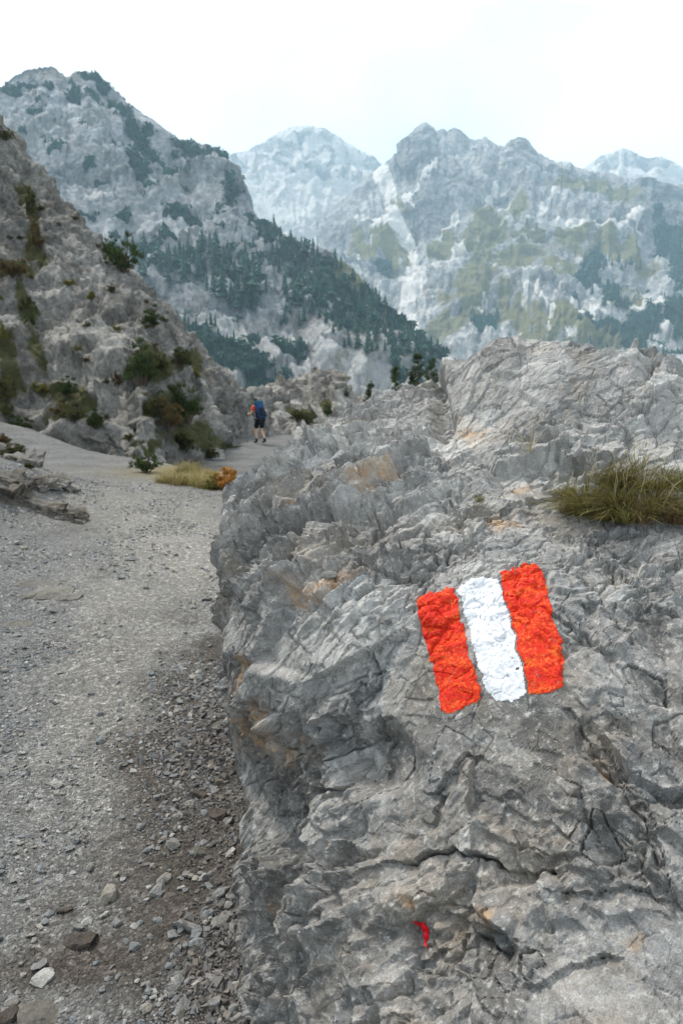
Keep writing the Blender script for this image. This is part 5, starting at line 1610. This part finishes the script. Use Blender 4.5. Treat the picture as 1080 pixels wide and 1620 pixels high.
hp = np.array([at(412, 703, 28.8)[0], 28.8, 0.0])
hp[2] = float(ground_z(np.array([hp[0]]), np.array([hp[1]]))[0])
HROT = math.radians(38)
person = link('person', None, None, hp, 'hiker in red shirt and black shorts walking away up the trail', 'person')
person.rotation_euler = (0, 0, HROT)
link('body', skin_mesh('body', JB, EB, MAT_SKIN), person)
link('shirt', skin_mesh('shirt', sub_j(['wai', 'che', 'neb', 'shl', 'shr'], .016, {'pel': ((0, .01, .97), .15, .118), 'sll': (lerpj('shl', 'ell', .62), .064, .062), 'slr': (lerpj('shr', 'elr', .62), .064, .062)}),
                        [('pel', 'wai'), ('wai', 'che'), ('che', 'neb'), ('neb', 'shl'), ('shl', 'sll'), ('neb', 'shr'), ('shr', 'slr')], MAT_SHIRT), person)
link('shorts', skin_mesh('shorts', {'pel': ((0, .01, .96), .16, .128), 'hil': (J['hil'][0], .112, .11), 'hir': (J['hir'][0], .112, .11), 'tl': (lerpj('hil', 'knl', .80), .098, .096), 'tr': (lerpj('hir', 'knr', .80), .098, .096)},
                         [('pel', 'hil'), ('hil', 'tl'), ('pel', 'hir'), ('hir', 'tr')], MAT_SHORTS), person)
for sfx in 'lr':
    a_, t_ = np.array(J['an' + sfx][0]), np.array(J['to' + sfx][0])
    link('boot', skin_mesh('boot', {'sh': (lerpj('an' + sfx, 'ca' + sfx, .45), .056, .056), 'an': (tuple(a_ - np.array([0, .01, .02])), .052, .055), 'ba': (tuple(a_ * .45 + t_ * .55), .05, .042), 'to': (tuple(t_ + np.array([0, .02, 0])), .048, .036)},
                           [('sh', 'an'), ('an', 'ba'), ('ba', 'to')], MAT_BOOT), person)
link('hair', skin_mesh('hair', {'a': ((0, .275, 1.57), .07, .05), 'b': ((0, .30, 1.65), .092, .088), 'c': ((0, .33, 1.725), .07, .08)}, [('a', 'b'), ('b', 'c')], MAT_HAIR), person)


def soft_block(name, dims, taper, mat, bev=0.05):
    bm = bmesh.new()
    bmesh.ops.create_cube(bm, size=1.0)
    for v in bm.verts:
        f_ = 1 - taper * (v.co.z + 0.5)
        v.co = Vector((v.co.x * dims[0] * f_, v.co.y * dims[1] * f_, v.co.z * dims[2]))
    bmesh.ops.bevel(bm, geom=list(bm.edges), offset=bev, segments=3, profile=0.6, affect='EDGES')
    me = bpy.data.meshes.new(name); bm.to_mesh(me); bm.free()
    me.materials.append(mat)
    for p_ in me.polygons: p_.use_smooth = True
    return me


def body_pt(x, y, z):
    c, s_ = math.cos(HROT), math.sin(HROT)
    return np.array([hp[0] + x * c - y * s_, hp[1] + x * s_ + y * c, hp[2] + z])


pack = link('backpack', None, None, body_pt(0, -0.10, 1.0), 'large blue trekking backpack on the back of the hiker', 'backpack')
pack.rotation_euler = Matrix.Rotation(HROT, 3, 'Z').to_3x3().to_euler()
pk = Matrix.Rotation(-0.36, 4, 'X')


def pack_part(name, me, loc, parent=pack):
    o = link(name, me, parent)
    o.matrix_local = pk @ Matrix.Translation(loc)
    return o


mainp = pack_part('main_bag', soft_block('main_bag', (0.34, 0.24, 0.58), 0.06, MAT_PACK, 0.07), (0, -0.02, 0.27))
lidp = pack_part('lid', soft_block('lid', (0.33, 0.25, 0.15), 0.12, MAT_PACKTOP, 0.05), (0, -0.01, 0.60))
pack_part('front_pocket', soft_block('front_pocket', (0.25, 0.09, 0.34), 0.1, MAT_PACKDARK, 0.035), (0, -0.155, 0.20))
for sx in (-1, 1):
    pack_part('side_pocket', soft_block('side_pocket', (0.07, 0.16, 0.24), 0.1, MAT_PACKDARK, 0.028), (sx * 0.185, -0.02, 0.14))
    pack_part('shoulder_strap', tube_mesh('shoulder_strap', [([np.array([sx * .11, .10, .50]), np.array([sx * .14, .20, .50]), np.array([sx * .16, .29, .36]), np.array([sx * .16, .25, .18]), np.array([sx * .14, .10, .06])], [.022, .024, .024, .02, .015])], MAT_PACKDARK, 6), (0, 0, 0))
for sx, key, lab in ((-1, 'pal', 'grey trekking pole in the hiker\'s forward hand'), (1, 'par', 'grey trekking pole half hidden behind the hiker')):
    c = np.array(J[key][0])
    top_ = body_pt(c[0], c[1] + 0.03, c[2] + 0.08)
    bx, by = body_pt(c[0] - sx * 0.02, c[1] + (0.10 if sx < 0 else -0.12), 0)[:2]
    bz = float(ground_z(np.array([bx]), np.array([by]))[0])
    ro = link('trekking_pole', None, None, (bx, by, bz), lab, 'trekking pole', 'trekking poles')
    dv = top_ - np.array([bx, by, bz])
    link('shaft', tube_mesh('shaft', [([np.array([0, 0, -0.02]), dv * 0.5, dv * 0.9], [.006, .008, .009])], MAT_POLE, 6), ro)
    link('grip', tube_mesh('grip', [([dv * 0.86, dv * 0.93, dv * 1.0], [.014, .017, .016])], MAT_BOOT, 6), ro)
    link('basket', tube_mesh('basket', [([dv * 0.045, dv * 0.05, dv * 0.06], [.03, .034, .01])], MAT_BOOT, 8), ro)

# ------------------------------------------------------------------ mountain air
bm = bmesh.new()
bmesh.ops.create_cube(bm, size=1.0)
for v in bm.verts:
    v.co = Vector((v.co.x * 8300, v.co.y * 8300, -175 if v.co.z < 0 else 975))
hz_me = bpy.data.meshes.new('haze'); bm.to_mesh(hz_me); bm.free()
hm = bpy.data.materials.new('haze_air'); hm.use_nodes = True
hm.node_tree.nodes.clear()
ho = hm.node_tree.nodes.new('ShaderNodeOutputMaterial')
pv = hm.node_tree.nodes.new('ShaderNodeVolumePrincipled')
pv.inputs['Color'].default_value = (0.56, 0.82, 1.0, 1)
pv.inputs['Density'].default_value = 0.00025
hm.node_tree.links.new(pv.outputs[0], ho.inputs['Volume'])
hz_me.materials.append(hm)
link('haze', hz_me, kind='stuff', label='thin bluish mountain haze filling the valley air', cat='haze')
